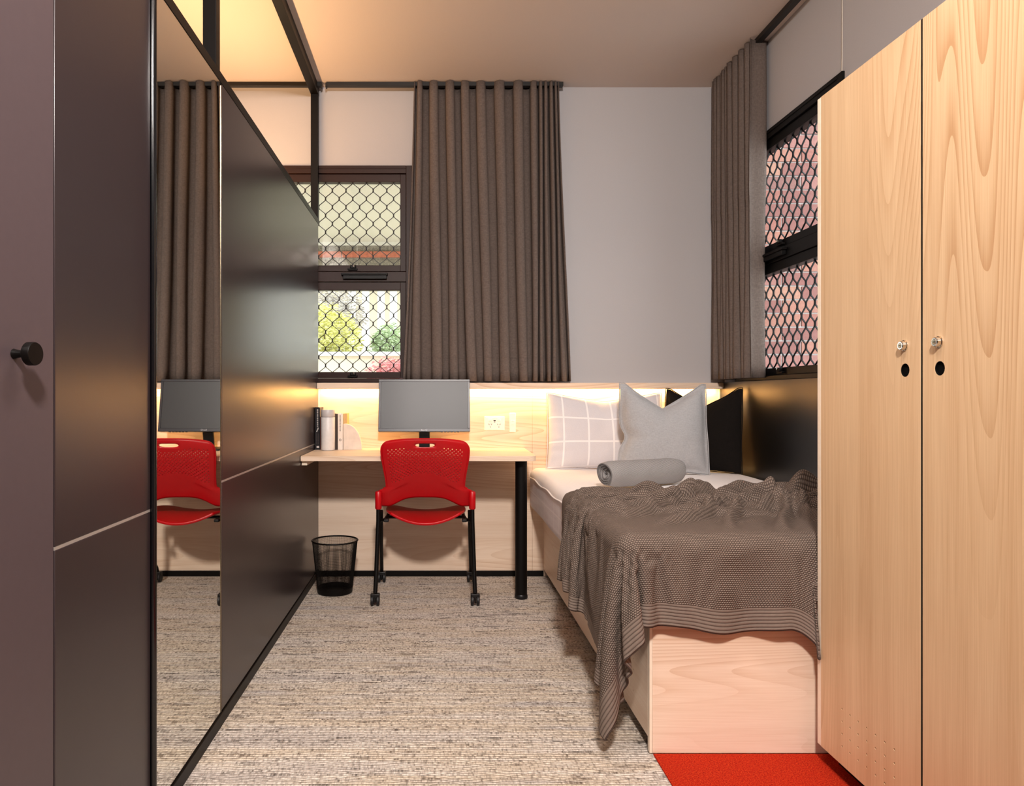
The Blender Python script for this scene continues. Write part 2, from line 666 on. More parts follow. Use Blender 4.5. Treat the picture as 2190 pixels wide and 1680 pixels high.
# ------------------------------------------------------------------ dark partition
part = setting('wall_partition', 'dark laminate partition with black steel frame on top')
T = 0.035
J0, J1 = 0.757, 0.763
for (y0, y1) in ((1.27, 1.694), (2.262, YB - 0.034)):
    box('lower_panel', XP - T, XP, y0, y1, 0.044, J0, 'partition_laminate', part, 0.0015)
    box('upper_panel', XP - T, XP, y0, y1, J1, 2.004, 'partition_laminate', part, 0.0015)
    box('joint_strip', XP - T, XP - 0.0005, y0, y1, J0, J1, 'aluminium', part)
box('backing', XP - T - 0.012, XP - T, 1.27, YB, 0.044, 2.004, 'partition_laminate', part)
box('top_rail', XP - 0.043, XP + 0.001, 0.45, YB - 0.002, 2.005, 2.036, 'black_metal', part, 0.001)
box('ceiling_rail', XP - 0.043, XP + 0.001, 0.3, YB - 0.002, 2.745, ZC, 'black_metal', part, 0.001)
for (y0, y1) in ((2.202, 2.242), (YB - 0.045, YB - 0.003)):
    box('post', XP - 0.041, XP, y0, y1, 2.037, 2.744, 'black_metal', part, 0.001)
# rounded black edge profile beside the mirror
b = MB()
b.tube([(XP + 0.003, 1.703, 0.03), (XP + 0.003, 1.703, 2.004)], 0.0085, 16)
b.build('edge_profile', 'black_gloss', part, smooth=True)

mir = thing('wall_mirror', 'tall frameless mirror set into the dark partition', 'mirror')
box('backing_board', XP - 0.03, XP - 0.006, 1.713, 2.252, 0.04, 2.004, 'black_metal', mir)
box('mirror_glass', XP - 0.006, XP - 0.0005, 1.714, 2.248, 0.042, 2.003, 'mirror_glass', mir)
box('edge_strip', XP - 0.008, XP + 0.001, 2.2500, 2.2530, 0.042, 1.995, 'key_brass', mir)

# door leaf standing a little open toward the room, near the viewpoint
a = R(7.5)
door = setting('door_1', 'dark plum door leaf with a round black knob', (XP, 1.266, 0))
door.rotation_euler = (0, 0, -a)
box('leaf', -0.04, 0.0, -0.86, 0.0, 0.012, 2.62, 'door_laminate', door, 0.0015)
kb = MB()
mk = Matrix.Translation((0.0, -0.098, 1.097)) @ Matrix.Rotation(R(90), 4, 'Y')
kb.lathe([(0.0085, 0.0), (0.0068, 0.006), (0.0055, 0.014), (0.0062, 0.020), (0.008, 0.0245)], 24, mk)
knob = kb.build('door_knob', 'black_metal', door, smooth=True)
knob['label'] = 'round black knob on a tapered stem'
kb = MB()
kb.lathe([(0.008, 0.0245), (0.0175, 0.0245), (0.0190, 0.026), (0.0190, 0.0365), (0.0180, 0.0385), (0.0, 0.0387)], 40, mk, caps=False)
kb.build('knob_disc', 'black_metal', knob, smooth=True)

# ------------------------------------------------------------------ timber panelling behind desk and bed, with the lit ledge
pan = thing('wall_panelling', 'pale timber panelling behind the desk and the bed head', 'panelling')
box('board', XP, 0.5497, YB - 0.034, YB - 0.0005, 0.031, 1.066, 'wood_x', pan, 0.001)
box('board', 0.5503, 1.6195, YB - 0.034, YB - 0.0005, 0.031, 1.066, 'wood_x', pan, 0.001)
box('end_strip', 1.6105, 1.6195, YB - 0.038, YB - 0.034, 0.62, 1.066, 'wood_edge', pan)
box('end_strip', XP, XP + 0.008, YB - 0.038, YB - 0.034, 0.74, 1.066, 'wood_edge', pan)

ledge = thing('ledge_shelf', 'narrow pale timber ledge over the panelling, lit from beneath', 'shelf')
box('shelf_board', XP + 0.001, 1.6195, YB - 0.075, YB - 0.0005, 1.082, 1.100, 'wood_x', ledge, 0.001)
box('front_lip', XP + 0.001, 1.6195, YB - 0.089, YB - 0.072, 1.067, 1.1005, 'wood_x', ledge, 0.001)
box('led_channel', XP + 0.02, 1.600, YB - 0.066, YB - 0.050, 1.0755, 1.082, 'aluminium', ledge)
box('led_strip', XP + 0.02, 1.600, YB - 0.063, YB - 0.053, 1.0725, 1.0755, 'lamp_warm', ledge)

# black board along the long side of the bed
bp = thing('side_panelling', 'long black board on the wall beside the mattress', 'panelling')
box('board', 1.620, XR - 0.0005, 2.025, YB - 0.002, 0.002, 1.104, 'black_panel', bp, 0.001)

# ------------------------------------------------------------------ windows
def strand_mesh(z0, z1, phase, amp=0.0192, per=0.0962, fn=None, wx=0.0027, wd=0.0034):
    """one wavy bar of the security grille: flat at the contact points, slanting between them"""
    pts = []
    k = math.floor(z0 / (per / 2)) - 1
    flat = 0.0042
    zz = []
    while k * per / 2 < z1 + per:
        zc = k * per / 2
        s = 1 if (k + phase) % 2 == 0 else -1
        for dz, f in ((-flat - 0.007, 0.84), (-flat, 0.985), (flat, 0.985), (flat + 0.007, 0.84)):
            zz.append((zc + dz, s * amp * f))
        k += 1
    zs = [p[0] for p in zz]
    xs = [p[1] for p in zz]
    keep = [z for z in zs if z0 < z < z1]
    zl = [z0] + keep + [z1]
    xl = [float(np.interp(z, zs, xs)) for z in zl]
    b = MB()
    for z, x in zip(zl, xl):
        b.v += [fn(x - wx, -wd, z), fn(x + wx, -wd, z), fn(x + wx, wd, z), fn(x - wx, wd, z)]
    for i in range(len(zl) - 1):
        for q in range(4):
            q2 = (q + 1) % 4
            b.f.append((i * 4 + q, i * 4 + q2, i * 4 + 4 + q2, i * 4 + 4 + q))
    b.f += [(3, 2, 1, 0), tuple(len(b.v) - 4 + q for q in range(4))]
    return b


def make_window(name, label, a0, a1, pt, frame_mat, z_mid, handle_a, near_dir):
    """pt(a, d, z): a along the wall, d into the wall (negative = into the room)"""
    w = setting(name, label)

    def bx(nm, aa, ab, d0, d1, z0, z1, mat, parent=w, bevel=0.0015):
        p, q = pt(aa, d0, z0), pt(ab, d1, z1)
        lo = [min(p[i], q[i]) for i in range(3)]
        hi = [max(p[i], q[i]) for i in range(3)]
        return box(nm, lo[0], hi[0], lo[1], hi[1], lo[2], hi[2], mat, parent, bevel)

    F = 0.036
    bx('jamb', a0, a0 + F, -0.012, 0.10, WZ0, WZ1, frame_mat)
    bx('jamb', a1 - F, a1, -0.012, 0.10, WZ0, WZ1, frame_mat)
    bx('head', a0 + F, a1 - F, -0.012, 0.10, WZ1 - 0.045, WZ1, frame_mat)
    bx('head_bead', a0 + F, a1 - F, -0.016, -0.004, WZ1 - 0.020, WZ1 - 0.012, frame_mat)
    bx('sill', a0 + F, a1 - F, -0.022, 0.10, WZ0, WZ0 + 0.022, frame_mat)
    bx('transom', a0 + F, a1 - F, -0.008, 0.09, 1.682, 1.739, frame_mat)
    for (z0, z1) in ((1.742, WZ1 - 0.047), (WZ0 + 0.024, 1.679)):
        sash = bx('sash', a0 + F + 0.002, a0 + F + 0.034, 0.0, 0.05, z0, z1, frame_mat)
        s1 = bx('sash_stile', a1 - F - 0.034, a1 - F - 0.002, 0.0, 0.05, z0, z1, frame_mat, sash)
        bx('sash_rail', a0 + F + 0.034, a1 - F - 0.034, 0.0, 0.05, z0, z0 + 0.035, frame_mat, sash)
        bx('sash_rail', a0 + F + 0.034, a1 - F - 0.034, 0.0, 0.05, z1 - 0.044, z1, frame_mat, sash)
        bx('glass_pane', a0 + F + 0.03, a1 - F - 0.03, 0.040, 0.044, z0 + 0.03, z1 - 0.04, 'window_glass', sash, 0)
        # grille of wavy bars
        ga0, ga1 = a0 + F + 0.036, a1 - F - 0.036
        zz0, zz1 = z0 + 0.030, z1 - 0.036
        meshes = []
        for ph in (0, 1):
            fn = (lambda x, d, z: tuple(c0 - c1 for c0, c1 in zip(pt(x, d, z), pt(0, 0, 0))))
            me = strand_mesh(zz0, zz1, ph, fn=fn).mesh('grille_strand')
            me.materials.append(M['grille_bronze'] if frame_mat == 'bronze_frame' else M['dark_frame'])
            meshes.append(me)
        n = int((ga1 - ga0) / 0.0393)
        for k in range(n):
            aa = ga1 - 0.018 - k * 0.0393
            o = link('grille_strand', meshes[k % 2], None, sash)
            p0 = pt(aa, 0.022, 0)
            p1 = pt(0, 0, 0)
            o.location = (p0[0], p0[1], 0)
        # catch on the bottom rail
        ca = handle_a
        ct = bx('catch', ca - 0.030, ca + 0.026, -0.016, 0.0, z0 + 0.006, z0 + 0.016, 'black_metal', sash, 0.002)
        bx('catch_lever', ca - 0.016, ca + 0.018, -0.022, -0.004, z0 + 0.014, z0 + 0.034, 'black_metal', ct, 0.004)
        bx('catch_key', ca + 0.000, ca + 0.010, -0.0265, -0.021, z0 + 0.022, z0 + 0.031, 'chrome', ct, 0.002)
    wd = bx('winder', handle_a - 0.065, handle_a + 0.200, -0.036, -0.008, 1.716, 1.728, 'black_metal', w, 0.002)
    bx('winder_case', handle_a - 0.055, handle_a + 0.195, -0.030, -0.008, 1.694, 1.716, 'dark_frame', wd, 0.002)
    return w


make_window('window_1', 'bronze framed window with diamond security grille over the desk', BX0, BX1,
            lambda a_, d, z: (a_, YB + d, z), 'bronze_frame', 1.71, -0.475, 1)
make_window('window_2', 'black framed window with diamond security grille over the bed', RY0, RY1,
            lambda a_, d, z: (XR + d, a_, z), 'dark_frame', 1.71, 3.46, -1)

# ------------------------------------------------------------------ curtain rails
rl = thing('curtain_rail', 'black ceiling curtain rail over the desk window', 'curtain rail')
box('track', -0.618, 0.72, YB - 0.075, YB - 0.045, ZC - 0.023, ZC, 'rail_black', rl, 0.001)
box('end_stop', -0.624, -0.616, YB - 0.073, YB - 0.047, ZC - 0.030, ZC - 0.004, 'rail_black', rl, 0.001)
rl = thing('curtain_rail', 'black ceiling curtain rail of the neighbouring bay, beyond the partition', 'curtain rail')
box('track', -1.60, -0.648, YB - 0.075, YB - 0.045, ZC - 0.023, ZC, 'rail_black', rl, 0.001)
box('end_stop', -0.650, -0.642, YB - 0.073, YB - 0.047, ZC - 0.030, ZC - 0.004, 'rail_black', rl, 0.001)
rl = thing('curtain_rail', 'black ceiling curtain rail along the wall above the bed', 'curtain rail')
box('track', 1.586, 1.617, 0.9, YB - 0.08, ZC - 0.023, ZC, 'rail_black', rl, 0.001)
box('end_stop', 1.588, 1.615, 0.894, 0.902, ZC - 0.030, ZC - 0.004, 'rail_black', rl, 0.001)

cw = MB()
cw.tube([(XR - 0.009, 2.936, ZC - 0.001), (XR - 0.008, 2.934, 2.6), (XR - 0.010, 2.932, 2.4), (XR - 0.009, 2.936, 2.33)], 0.0016, 8)
tag(cw.build('blind_cord', 'cord_white', smooth=True), 'thin white cord hanging down the wall to the black window frame', 'cord')

# ------------------------------------------------------------------ curtains
def curtain(name, label, top, bot, z_top, z_bot, place, amp, n_per=14, nz=26, stack_from=None):
    """hanging cloth; top / bot list the folds along the rail (front crests), place(a, d, z) -> point"""
    root = thing(name, label, 'curtain')
    n = len(top)
    b = MB()
    cols = (n - 1) * n_per + 1
    rnd = random.Random(n)
    dep = [rnd.uniform(0.8, 1.1) for _ in range(n)]
    vs_ = []
    for r in range(nz):
        f = r / (nz - 1)
        z = z_top + (z_bot - z_top) * f
        e = f ** 1.15
        for c in range(cols):
            k = c / n_per
            i = min(int(k), n - 2)
            g = k - i
            a_ = (top[i] * (1 - e) + bot[i] * e) * (1 - g) + (top[i + 1] * (1 - e) + bot[i + 1] * e) * g
            w = abs(top[i + 1] - top[i]) * (1 - e) + abs(bot[i + 1] - bot[i]) * e
            sgn = 1 if top[-1] > top[0] else -1
            a_ += sgn * 0.10 * w * math.sin(4 * math.pi * g)
            am = amp * dep[i] * min(1.0, 0.45 + w / 0.07)
            d = -am * math.cos(2 * math.pi * g)
            d += 0.006 * f * math.sin(3.1 * k + 5 * f)
            a_ += 0.006 * f * math.sin(2.3 * k + 4 * f)
            zz = z
            if r == 0:
                zz += 0.006 * max(0.0, math.cos(2 * math.pi * g))
            vs_.append(place(a_, d, zz))
    fs = [(r * cols + c, r * cols + c + 1, (r + 1) * cols + c + 1, (r + 1) * cols + c)
          for r in range(nz - 1) for c in range(cols - 1)]
    b.add(vs_, fs)
    o = b.build('drape', 'curtain_cloth', root, smooth=True, angle=180)
    s = o.modifiers.new('thick', 'SOLIDIFY')
    s.thickness = 0.0022
    # stitched hem along the bottom
    h0 = int((nz - 1) * 0.945)
    b = MB()
    hv = []
    for r in (h0, h0 + 1):
        for c in range(cols):
            p = vs_[h0 * cols + c]
            hv.append((p[0], p[1], p[2] - 0.0018 * (r - h0)))
    # stitch line sits a hair proud of the cloth
    tubepts = [place_off(place, p) for p in hv[:cols]]
    b.tube(tubepts, 0.0011, 5)
    b.build('hem_stitch', 'curtain_cloth', root, smooth=True)
    return root


def place_off(place, p):
    q0, q1 = place(0, 0, 0), place(0, -0.0022, 0)
    return (p[0] + q1[0] - q0[0], p[1] + q1[1] - q0[1], p[2])


S = 377.0
px = lambda x: (x - 932.0) / S
top = [px(x) for x in (886, 895, 927, 962, 994, 1027, 1067, 1108, 1143, 1155, 1166, 1177, 1188, 1194)]
bot = [px(x) for x in (864, 886, 935, 973, 1008, 1043, 1082, 1119, 1146, 1159, 1170, 1186, 1206, 1218)]
curtain('curtain', 'taupe wave-fold curtain gathered beside the desk window', top, bot, ZC - 0.008, 1.109,
        lambda a_, d, z: (a_, YB - 0.058 + d, z), 0.040)
ty = [4.085, 4.065, 4.035, 4.00, 3.965, 3.93, 3.89, 3.84, 3.775, 3.70, 3.63, 3.565]
by = [4.09, 4.065, 4.03, 3.99, 3.955, 3.915, 3.87, 3.815, 3.755, 3.685, 3.625, 3.575]
curtain('curtain', 'taupe curtain bunched into the corner over the pillows', ty, by, ZC - 0.010, 1.118,
        lambda a_, d, z: (1.601 + d * (1.0 if z > 2.0 else 0.95), a_, z), 0.049)

# ------------------------------------------------------------------ desk
DZ = 0.73
desk = thing('desk', 'pale timber desk on one black round leg, fixed to the dark partition', 'desk')
r = 0.045
pts = [(-0.668, YB - 0.036), (-0.668, 3.566), (0.500 - r, 3.566)]
for k in range(1, 9):
    an = -math.pi / 2 + math.pi / 2 * k / 8
    pts.append((0.500 - r + r * math.cos(an), 3.566 + r + r * math.sin(an)))
pts.append((0.505, YB - 0.036))
b = MB()
n = len(pts)
b.v = [(x, y, DZ - 0.026) for x, y in pts] + [(x, y, DZ) for x, y in pts]
b.f = [tuple(range(n))[::-1], tuple(range(n, 2 * n))] + [(i, (i + 1) % n, (i + 1) % n + n, i + n) for i in range(n)]
b.build('desk_top', 'wood_x', desk, bevel=0.0015)
box('wall_cleat', -0.667, -0.640, 3.590, YB - 0.04, DZ - 0.048, DZ - 0.0265, 'wood_edge', desk, 0.001)
b = MB()
b.lathe([(0.030, 0.022), (0.030, DZ - 0.034)], 32, Matrix.Translation((0.434, 3.67, 0)))
leg = b.build('leg', 'black_metal', desk, smooth=True)
b = MB()
b.lathe([(0.031, 0.0), (0.033, 0.004), (0.033, 0.016), (0.030, 0.022)], 32, Matrix.Translation((0.434, 3.67, 0)))
b.build('leg_foot', 'black_plastic', leg, smooth=True)
b = MB()
b.lathe([(0.030, DZ - 0.034), (0.048, DZ - 0.031), (0.048, DZ - 0.0265)], 32, Matrix.Translation((0.434, 3.67, 0)))
b.build('leg_flange', 'black_metal', leg, smooth=True)

# ------------------------------------------------------------------ monitor
mon = thing('monitor', 'black flat computer monitor switched off on the desk', 'monitor', None, (-0.064, 3.982, DZ))
MW, MH = 0.506, 0.293
tilt = Matrix.Translation((0, -0.005, 0.100)) @ Matrix.Rotation(R(-10), 4, 'X')


def mbox(nm, x0, x1, y0, y1, z0, z1, mat, parent=mon, bevel=0.001, mtx=tilt):
    b = MB().box(x0, x1, y0, y1, z0, z1)
    b.v = [tuple(mtx @ Vector(p)) for p in b.v]
    return b.build(nm, mat, parent, bevel=bevel)


mbox('housing', -MW / 2, MW / 2, 0.0, 0.030, 0, MH, 'bezel', bevel=0.003)
fr = mbox('bezel_frame', -MW / 2, MW / 2, -0.005, 0.0, 0, 0.0185, 'bezel')
mbox('bezel_strip', -MW / 2, MW / 2, -0.005, 0.0, MH - 0.013, MH, 'bezel', fr)
mbox('bezel_strip', -MW / 2, -MW / 2 + 0.013, -0.005, 0.0, 0.0185, MH - 0.013, 'bezel', fr)
mbox('bezel_strip', MW / 2 - 0.013, MW / 2, -0.005, 0.0, 0.0185, MH - 0.013, 'bezel', fr)
mbox('screen', -MW / 2 + 0.013, MW / 2 - 0.013, -0.0015, -0.0003, 0.0185, MH - 0.013, 'screen', bevel=0)
for k in range(6):
    mbox('button', 0.092 + k * 0.018, 0.103 + k * 0.018, -0.004, 0.006, -0.0035, 0.0005, 'black_plastic')
tc = bpy.data.curves.new('logo', 'FONT')
tc.body = 'BenQ'
tc.size = 0.0115
tc.align_x = 'CENTER'
tc.align_y = 'CENTER'
tc.extrude = 0.0002
to = bpy.data.objects.new('logo_tmp', tc)
COL.objects.link(to)
dg = bpy.context.evaluated_depsgraph_get()
lm = bpy.data.meshes.new_from_object(to.evaluated_get(dg))
bpy.data.objects.remove(to)
lm.transform(tilt @ Matrix.Translation((0, -0.0052, 0.0085)) @ Matrix.Rotation(R(90), 4, 'X') @ Matrix.Scale(1.25, 4, (1, 0, 0)))
lo = link('logo', lm, 'logo_grey', mon)
# stand: flat neck leaning forward from a plate
b = MB()
nk = [(0.085, 0.006), (0.075, 0.06), (0.045, 0.15), (0.030, 0.22)]
for y, z in nk:
    b.v += [(-0.030, y - 0.006, z), (0.030, y - 0.006, z), (0.030, y + 0.012, z), (-0.030, y + 0.012, z)]
for i in range(3):
    for q in range(4):
        b.f.append((i * 4 + q, i * 4 + (q + 1) % 4, i * 4 + 4 + (q + 1) % 4, i * 4 + 4 + q))
b.f += [(3, 2, 1, 0), (12, 13, 14, 15)]
b.build('stand_neck', 'black_plastic', mon, bevel=0.003)
box('stand_base', -0.105, 0.105, -0.075, 0.105, 0.0, 0.010, 'black_plastic', mon, 0.004)

# ------------------------------------------------------------------ things on the desk
bt = thing('water_bottle', 'white cylindrical flask with a pale grey lid, beside the books', 'bottle', None, (-0.589, 3.945, DZ))
b = MB()
b.lathe([(0.030, 0.0), (0.0355, 0.002), (0.0375, 0.006), (0.0378, 0.180), (0.0366, 0.1815)], 48)
b.build('body', 'bottle_body', bt, smooth=True)
b = MB()
b.lathe([(0.0352, 0.1815), (0.0352, 0.1835)], 48)
b.build('gap_ring', 'ink_dark', bt, smooth=True)
b = MB()
b.lathe([(0.0366, 0.1835), (0.0374, 0.1845), (0.0374, 0.2185), (0.0355, 0.2215), (0.0, 0.2222)], 48, caps=False)
b.build('lid', 'bottle_cap', bt, smooth=True)


def book(label, x0, x1, y0, y1, h, cover, marks=None, lean=0.0):
    bk = thing('book', label, 'book', 'books standing on the desk')
    c = 0.002
    box('front_cover', x0, x0 + c, y0, y1, DZ, DZ + h, cover, bk, 0.0006)
    box('back_cover', x1 - c, x1, y0, y1, DZ, DZ + h, cover, bk, 0.0006)
    box('spine', x0, x1, y0 - 0.002, y0, DZ, DZ + h, cover, bk, 0.0006)
    box('page_block', x0 + c, x1 - c, y0, y1 - 0.004, DZ + 0.003, DZ + h - 0.003, 'paper', bk)
    if marks:
        for (u0, u1, z0, z1, mt) in marks:
            w = x1 - x0
            box('spine_print', x0 + u0 * w, x0 + u1 * w, y0 - 0.0026, y0 - 0.002, DZ + z0 * h, DZ + z1 * h, mt, bk)
    return bk


rb = random.Random(4)
mk1 = []
zz = 0.955
while zz > 0.55:                                  # small worn capitals running down the spine
    hh = rb.uniform(0.010, 0.018)
    mk1.append((0.42, 0.66, zz - hh, zz, 'ink_white'))
    zz -= hh + rb.uniform(0.008, 0.022)
for k in range(5):                                # pale splash picture
    mk1.append((0.30 + 0.06 * k, 0.46 + 0.07 * k, 0.42 + 0.016 * k, 0.44 + 0.02 * k, 'ink_white'))
zz = 0.38
while zz > 0.15:
    hh = rb.uniform(0.006, 0.012)
    mk1.append((0.25, 0.40, zz - hh, zz, 'ink_dark'))
    mk1.append((0.60, 0.76, zz - hh, zz, 'ink_dark'))
    zz -= hh + rb.uniform(0.006, 0.014)
mk1.append((0.35, 0.85, 0.045, 0.085, 'ink_white'))
book('black book with pale lettering, tallest and against the partition', -0.6672, -0.6392, 3.985, 4.105, 0.234, 'book_navy', mk1)
book('rust brown book half hidden behind the white flask', -0.6380, -0.6230, 3.990, 4.105, 0.180, 'book_rust')
mk3 = [(0.0, 0.12, 0.25 + 0.05 * k, 0.27 + 0.05 * k, 'ink_white') for k in range(7)]
book('dark brown thin book next to the white flask', -0.5665, -0.5415, 3.985, 4.100, 0.198, 'book_brown', mk3)
mk4 = [(0.30, 0.52, 0.52, 0.95, None)]
mk4 = []
zz = 0.95
while zz > 0.50:
    hh = rb.uniform(0.008, 0.020)
    mk4.append((0.38, 0.56, zz - hh, zz, 'ink_dark'))
    zz -= hh + rb.uniform(0.004, 0.016)
wb = book('white book with dark lettering and a small ring on its spine', -0.5405, -0.5130, 3.985, 4.100, 0.200, 'book_white', mk4)
b = MB()
ring = [(-0.5275 + 0.0055 * math.cos(2 * math.pi * k / 20), 3.9826, DZ + 0.054 + 0.0055 * math.sin(2 * math.pi * k / 20)) for k in range(21)]
b.tube(ring, 0.0011, 6)
b.build('spine_ring', 'ink_dark', wb, smooth=True)
book('tan book at the end of the row behind the stone bookend', -0.5120, -0.4930, 4.010, 4.105, 0.200, 'book_tan')

be = thing('bookend', 'cream stone bookend shaped as a quarter disc', 'bookend', None, (-0.5115, 3.985, DZ))
poly = [(0.0, 0.0), (0.104, 0.0)]
for k in range(1, 24):
    an = math.pi / 2 * k / 24
    poly.append((0.010 + 0.094 * math.cos(an) ** 0.95, 0.143 * math.sin(an)))
poly += [(0.010, 0.143), (0.0, 0.142)]
MB().prism(poly, 0.0, 0.022).build('stone_block', 'bookend_stone', be, bevel=0.0035, seg=3)
MB().prism([(0.002, -0.0), (0.100, -0.0), (0.100, 0.002), (0.002, 0.002)], 0.001, 0.021).build('felt_pad', 'paper', be)

# ------------------------------------------------------------------ power outlet and switch
YW = YB - 0.034
po = thing('power_outlet', 'white double power outlet on the timber panelling', 'power outlet', None, (0.3346, YW, 0.8705))
MB().box(-0.058, 0.058, -0.0065, 0.0, -0.040, 0.040).build('plate', 'white_plastic', po, bevel=0.003, seg=3)
MB().box(-0.051, 0.051, -0.0078, -0.006, -0.034, 0.034).build('cover', 'white_plastic', po, bevel=0.001)
for s in (-1, 1):
    cx = s * 0.0245
    MB().box(cx - 0.010, cx + 0.010, -0.0112, -0.007, 0.012, 0.026).build('rocker', 'white_plastic', po, bevel=0.0012)
    for (dx, dz, an) in ((-0.0068, -0.006, -28), (0.0068, -0.006, 28), (0.0, -0.0205, 0)):
        b = MB().box(-0.0012, 0.0012, -0.0082, -0.0077, -0.0040, 0.0040)
        m_ = Matrix.Translation((cx + dx, 0, dz)) @ Matrix.Rotation(R(an), 4, 'Y')
        b.v = [tuple(m_ @ Vector(p)) for p in b.v]
        b.build('socket_slot', 'ink_dark', po)
for (w, z0, z1) in ((0.0062, 0.0140, 0.0185), (0.0042, 0.0065, 0.0095)):
    MB().box(-w, w, -0.0083, -0.0077, z0, z1).build('usb_port', 'black_void', po)

sw = thing('light_switch', 'tall narrow white switch plate next to the power outlet', 'switch', None, (0.4375, YW, 0.875))
MB().box(-0.0185, 0.0185, -0.0065, 0.0, -0.055, 0.055).build('plate', 'white_plastic', sw, bevel=0.004, seg=3)
MB().box(-0.010, 0.010, -0.0085, -0.006, -0.012, 0.014).build('rocker', 'white_plastic', sw, bevel=0.001)
MB().box(-0.006, 0.006, -0.0088, -0.0084, 0.006, 0.0075).build('indicator', 'aluminium', sw)

# ------------------------------------------------------------------ chair
ch = thing('desk_chair', 'red perforated plastic chair on black casters at the desk', 'chair', None, (-0.052, 3.76, 0))
# back shell: surface parameters (u across, v down), leaning away from the seat
NUc, NVc = 44, 38
HT, HB = 0.820, 0.470


def back_w(v):
    z = v * 0.35
    w = 0.2145
    rc = 0.050
    if z < rc:
        w -= rc - math.sqrt(max(0.0, rc * rc - (rc - z) ** 2))
    tp = min(1.0, max(0.0, (z - 0.05) / 0.19))
    w -= 0.020 * tp * tp * (3 - 2 * tp)
    fl = min(1.0, max(0.0, (v - 0.69) / 0.085))
    fl = fl * fl * (3 - 2 * fl)
    return w + 0.049 * fl


def back_pt(u, v):
    w = back_w(v)
    x = u * w
    crown = 0.010 * (1 - abs(u) ** 2.5)
    zt = HT - 0.010 + crown
    arch = max(0.0, 1 - (abs(u) / 0.78) ** 2)
    zb = HB + 0.047 * arch * arch * (3 - 2 * arch)
    z = zt + (zb - zt) * v
    y = -0.275 + 0.155 * (v ** 1.25)
    y += -0.030 * (1 - u * u) * (1 - 0.45 * v) + 0.018          # dished across
    y += 0.014 * math.sin(math.pi * min(1, v * 1.1)) * 0
    return (x, y, z)


b = MB()
b.v = [back_pt(-1 + 2 * i / NUc, j / NVc) for j in range(NVc + 1) for i in range(NUc + 1)]
idx = lambda i, j: j * (NUc + 1) + i
H_I0, H_I1, H_J0, H_J1 = 16, 28, 2, 6            # block of cells opened for the hand hole
for j in range(NVc):
    for i in range(NUc):
        if H_I0 <= i < H_I1 and H_J0 <= j < H_J1:
            continue
        uc, vc = -1 + 2 * (i + 0.5) / NUc, (j + 0.5) / NVc
        rim = 0.5 * (i + 0.5) 
        low = 0.615 + 0.035 * math.cos(uc * 3.0) * -1
        dip = 0.125 + 0.095 * math.exp(-(uc / 0.33) ** 2)
        if abs(uc) < 0.86 and dip < vc < low and (i + j) % 2 == 0 and not (H_I0 - 1 <= i < H_I1 + 1 and H_J0 - 1 <= j < H_J1 + 1):
            st = len(b.v)
            du, dv = 2 / NUc * 0.27, 1 / NVc * 0.33
            for k in range(8):
                an = math.pi / 4 + math.pi / 4 * k
                b.v.append(back_pt(uc + du * math.cos(an), vc + dv * math.sin(an)))
            cs = [idx(i + 1, j + 1), idx(i, j + 1), idx(i, j), idx(i + 1, j)]
            for k in range(4):
                c0, c1 = cs[k], cs[(k + 1) % 4]
                a0_, a1_, a2_ = st + k * 2, st + k * 2 + 1, st + (k * 2 + 2) % 8
                b.f.append((c0, a0_, a1_))
                b.f.append((c0, a1_, c1))
                b.f.append((c1, a1_, a2_))
        else:
            b.f.append((idx(i, j), idx(i, j + 1), idx(i + 1, j + 1), idx(i + 1, j)))
# D-shaped hand hole bridged to the opened block
loop = [(i, H_J0) for i in range(H_I0, H_I1)] + [(H_I1, j) for j in range(H_J0, H_J1)] + \
       [(i, H_J1) for i in range(H_I1, H_I0, -1)] + [(H_I0, j) for j in range(H_J1, H_J0, -1)]
st = len(b.v)
for (i, j) in loop:
    u, v = -1 + 2 * i / NUc, j / NVc
    an = math.atan2((v - (H_J0 + H_J1) / 2 / NVc) / (2.0 / NVc), (u) / (6 * 2 / NUc))
    cu, sv_ = math.cos(an), math.sin(an)
    eu = 0.225 * math.copysign(abs(cu) ** 0.75, cu)
    ev = 0.036 * math.copysign(abs(sv_) ** 0.9, sv_)
    vm = 0.100
    if sv_ < 0:
        ev = max(ev * 0.85, -0.026)
    else:
        ev *= 1.0
    b.v.append(back_pt(eu, vm + ev))
m_ = len(loop)
for k in range(m_):
    k2 = (k + 1) % m_
    b.f.append((idx(*loop[k]), idx(*loop[k2]), st + k2, st + k))
back = b.build('backrest', 'red_plastic', ch, smooth=True, angle=60)
sd = back.modifiers.new('thick', 'SOLIDIFY')
sd.thickness = 0.005
sd.offset = 0
# rolled rim of the back
b = MB()
rim = [back_pt(-1, v / 40 * 0.72) for v in range(40, -1, -1)] + [back_pt(-1 + 2 * k / 30, 0) for k in range(1, 30)] + [back_pt(1, v / 40 * 0.72) for v in range(0, 41)]
b.tube(rim, 0.0042, 8)
b.build('back_rim', 'red_plastic', back, smooth=True)
# sleeves that grip the rear tubes
for s in (-1, 1):
    b = MB()
    b.lathe([(0.0135, 0.462), (0.0165, 0.466), (0.0165, 0.545), (0.0130, 0.551)], 20, Matrix.Translation((s * 0.2345, -0.155, 0)))
    b.build('sleeve', 'red_plastic', back, smooth=True)
# seat pan


def seat_pt(u, v, lower=False):
    sx = 0.212 * (1 - 0.06 * v)
    # superellipse outline
    a_, c_ = u * 2 - 1, v * 2 - 1
    x = sx * a_ * math.sqrt(max(0, 1 - 0.36 * c_ * c_))
    y = 0.03 + 0.215 * c_ * math.sqrt(max(0, 1 - 0.36 * a_ * a_))
    z = 0.445 - 0.028 * (1 - a_ * a_) - 0.020 * max(0, -c_) ** 2 * (1 - a_ * a_) - 0.018 * max(0, c_) ** 2
    return (x, y, z)


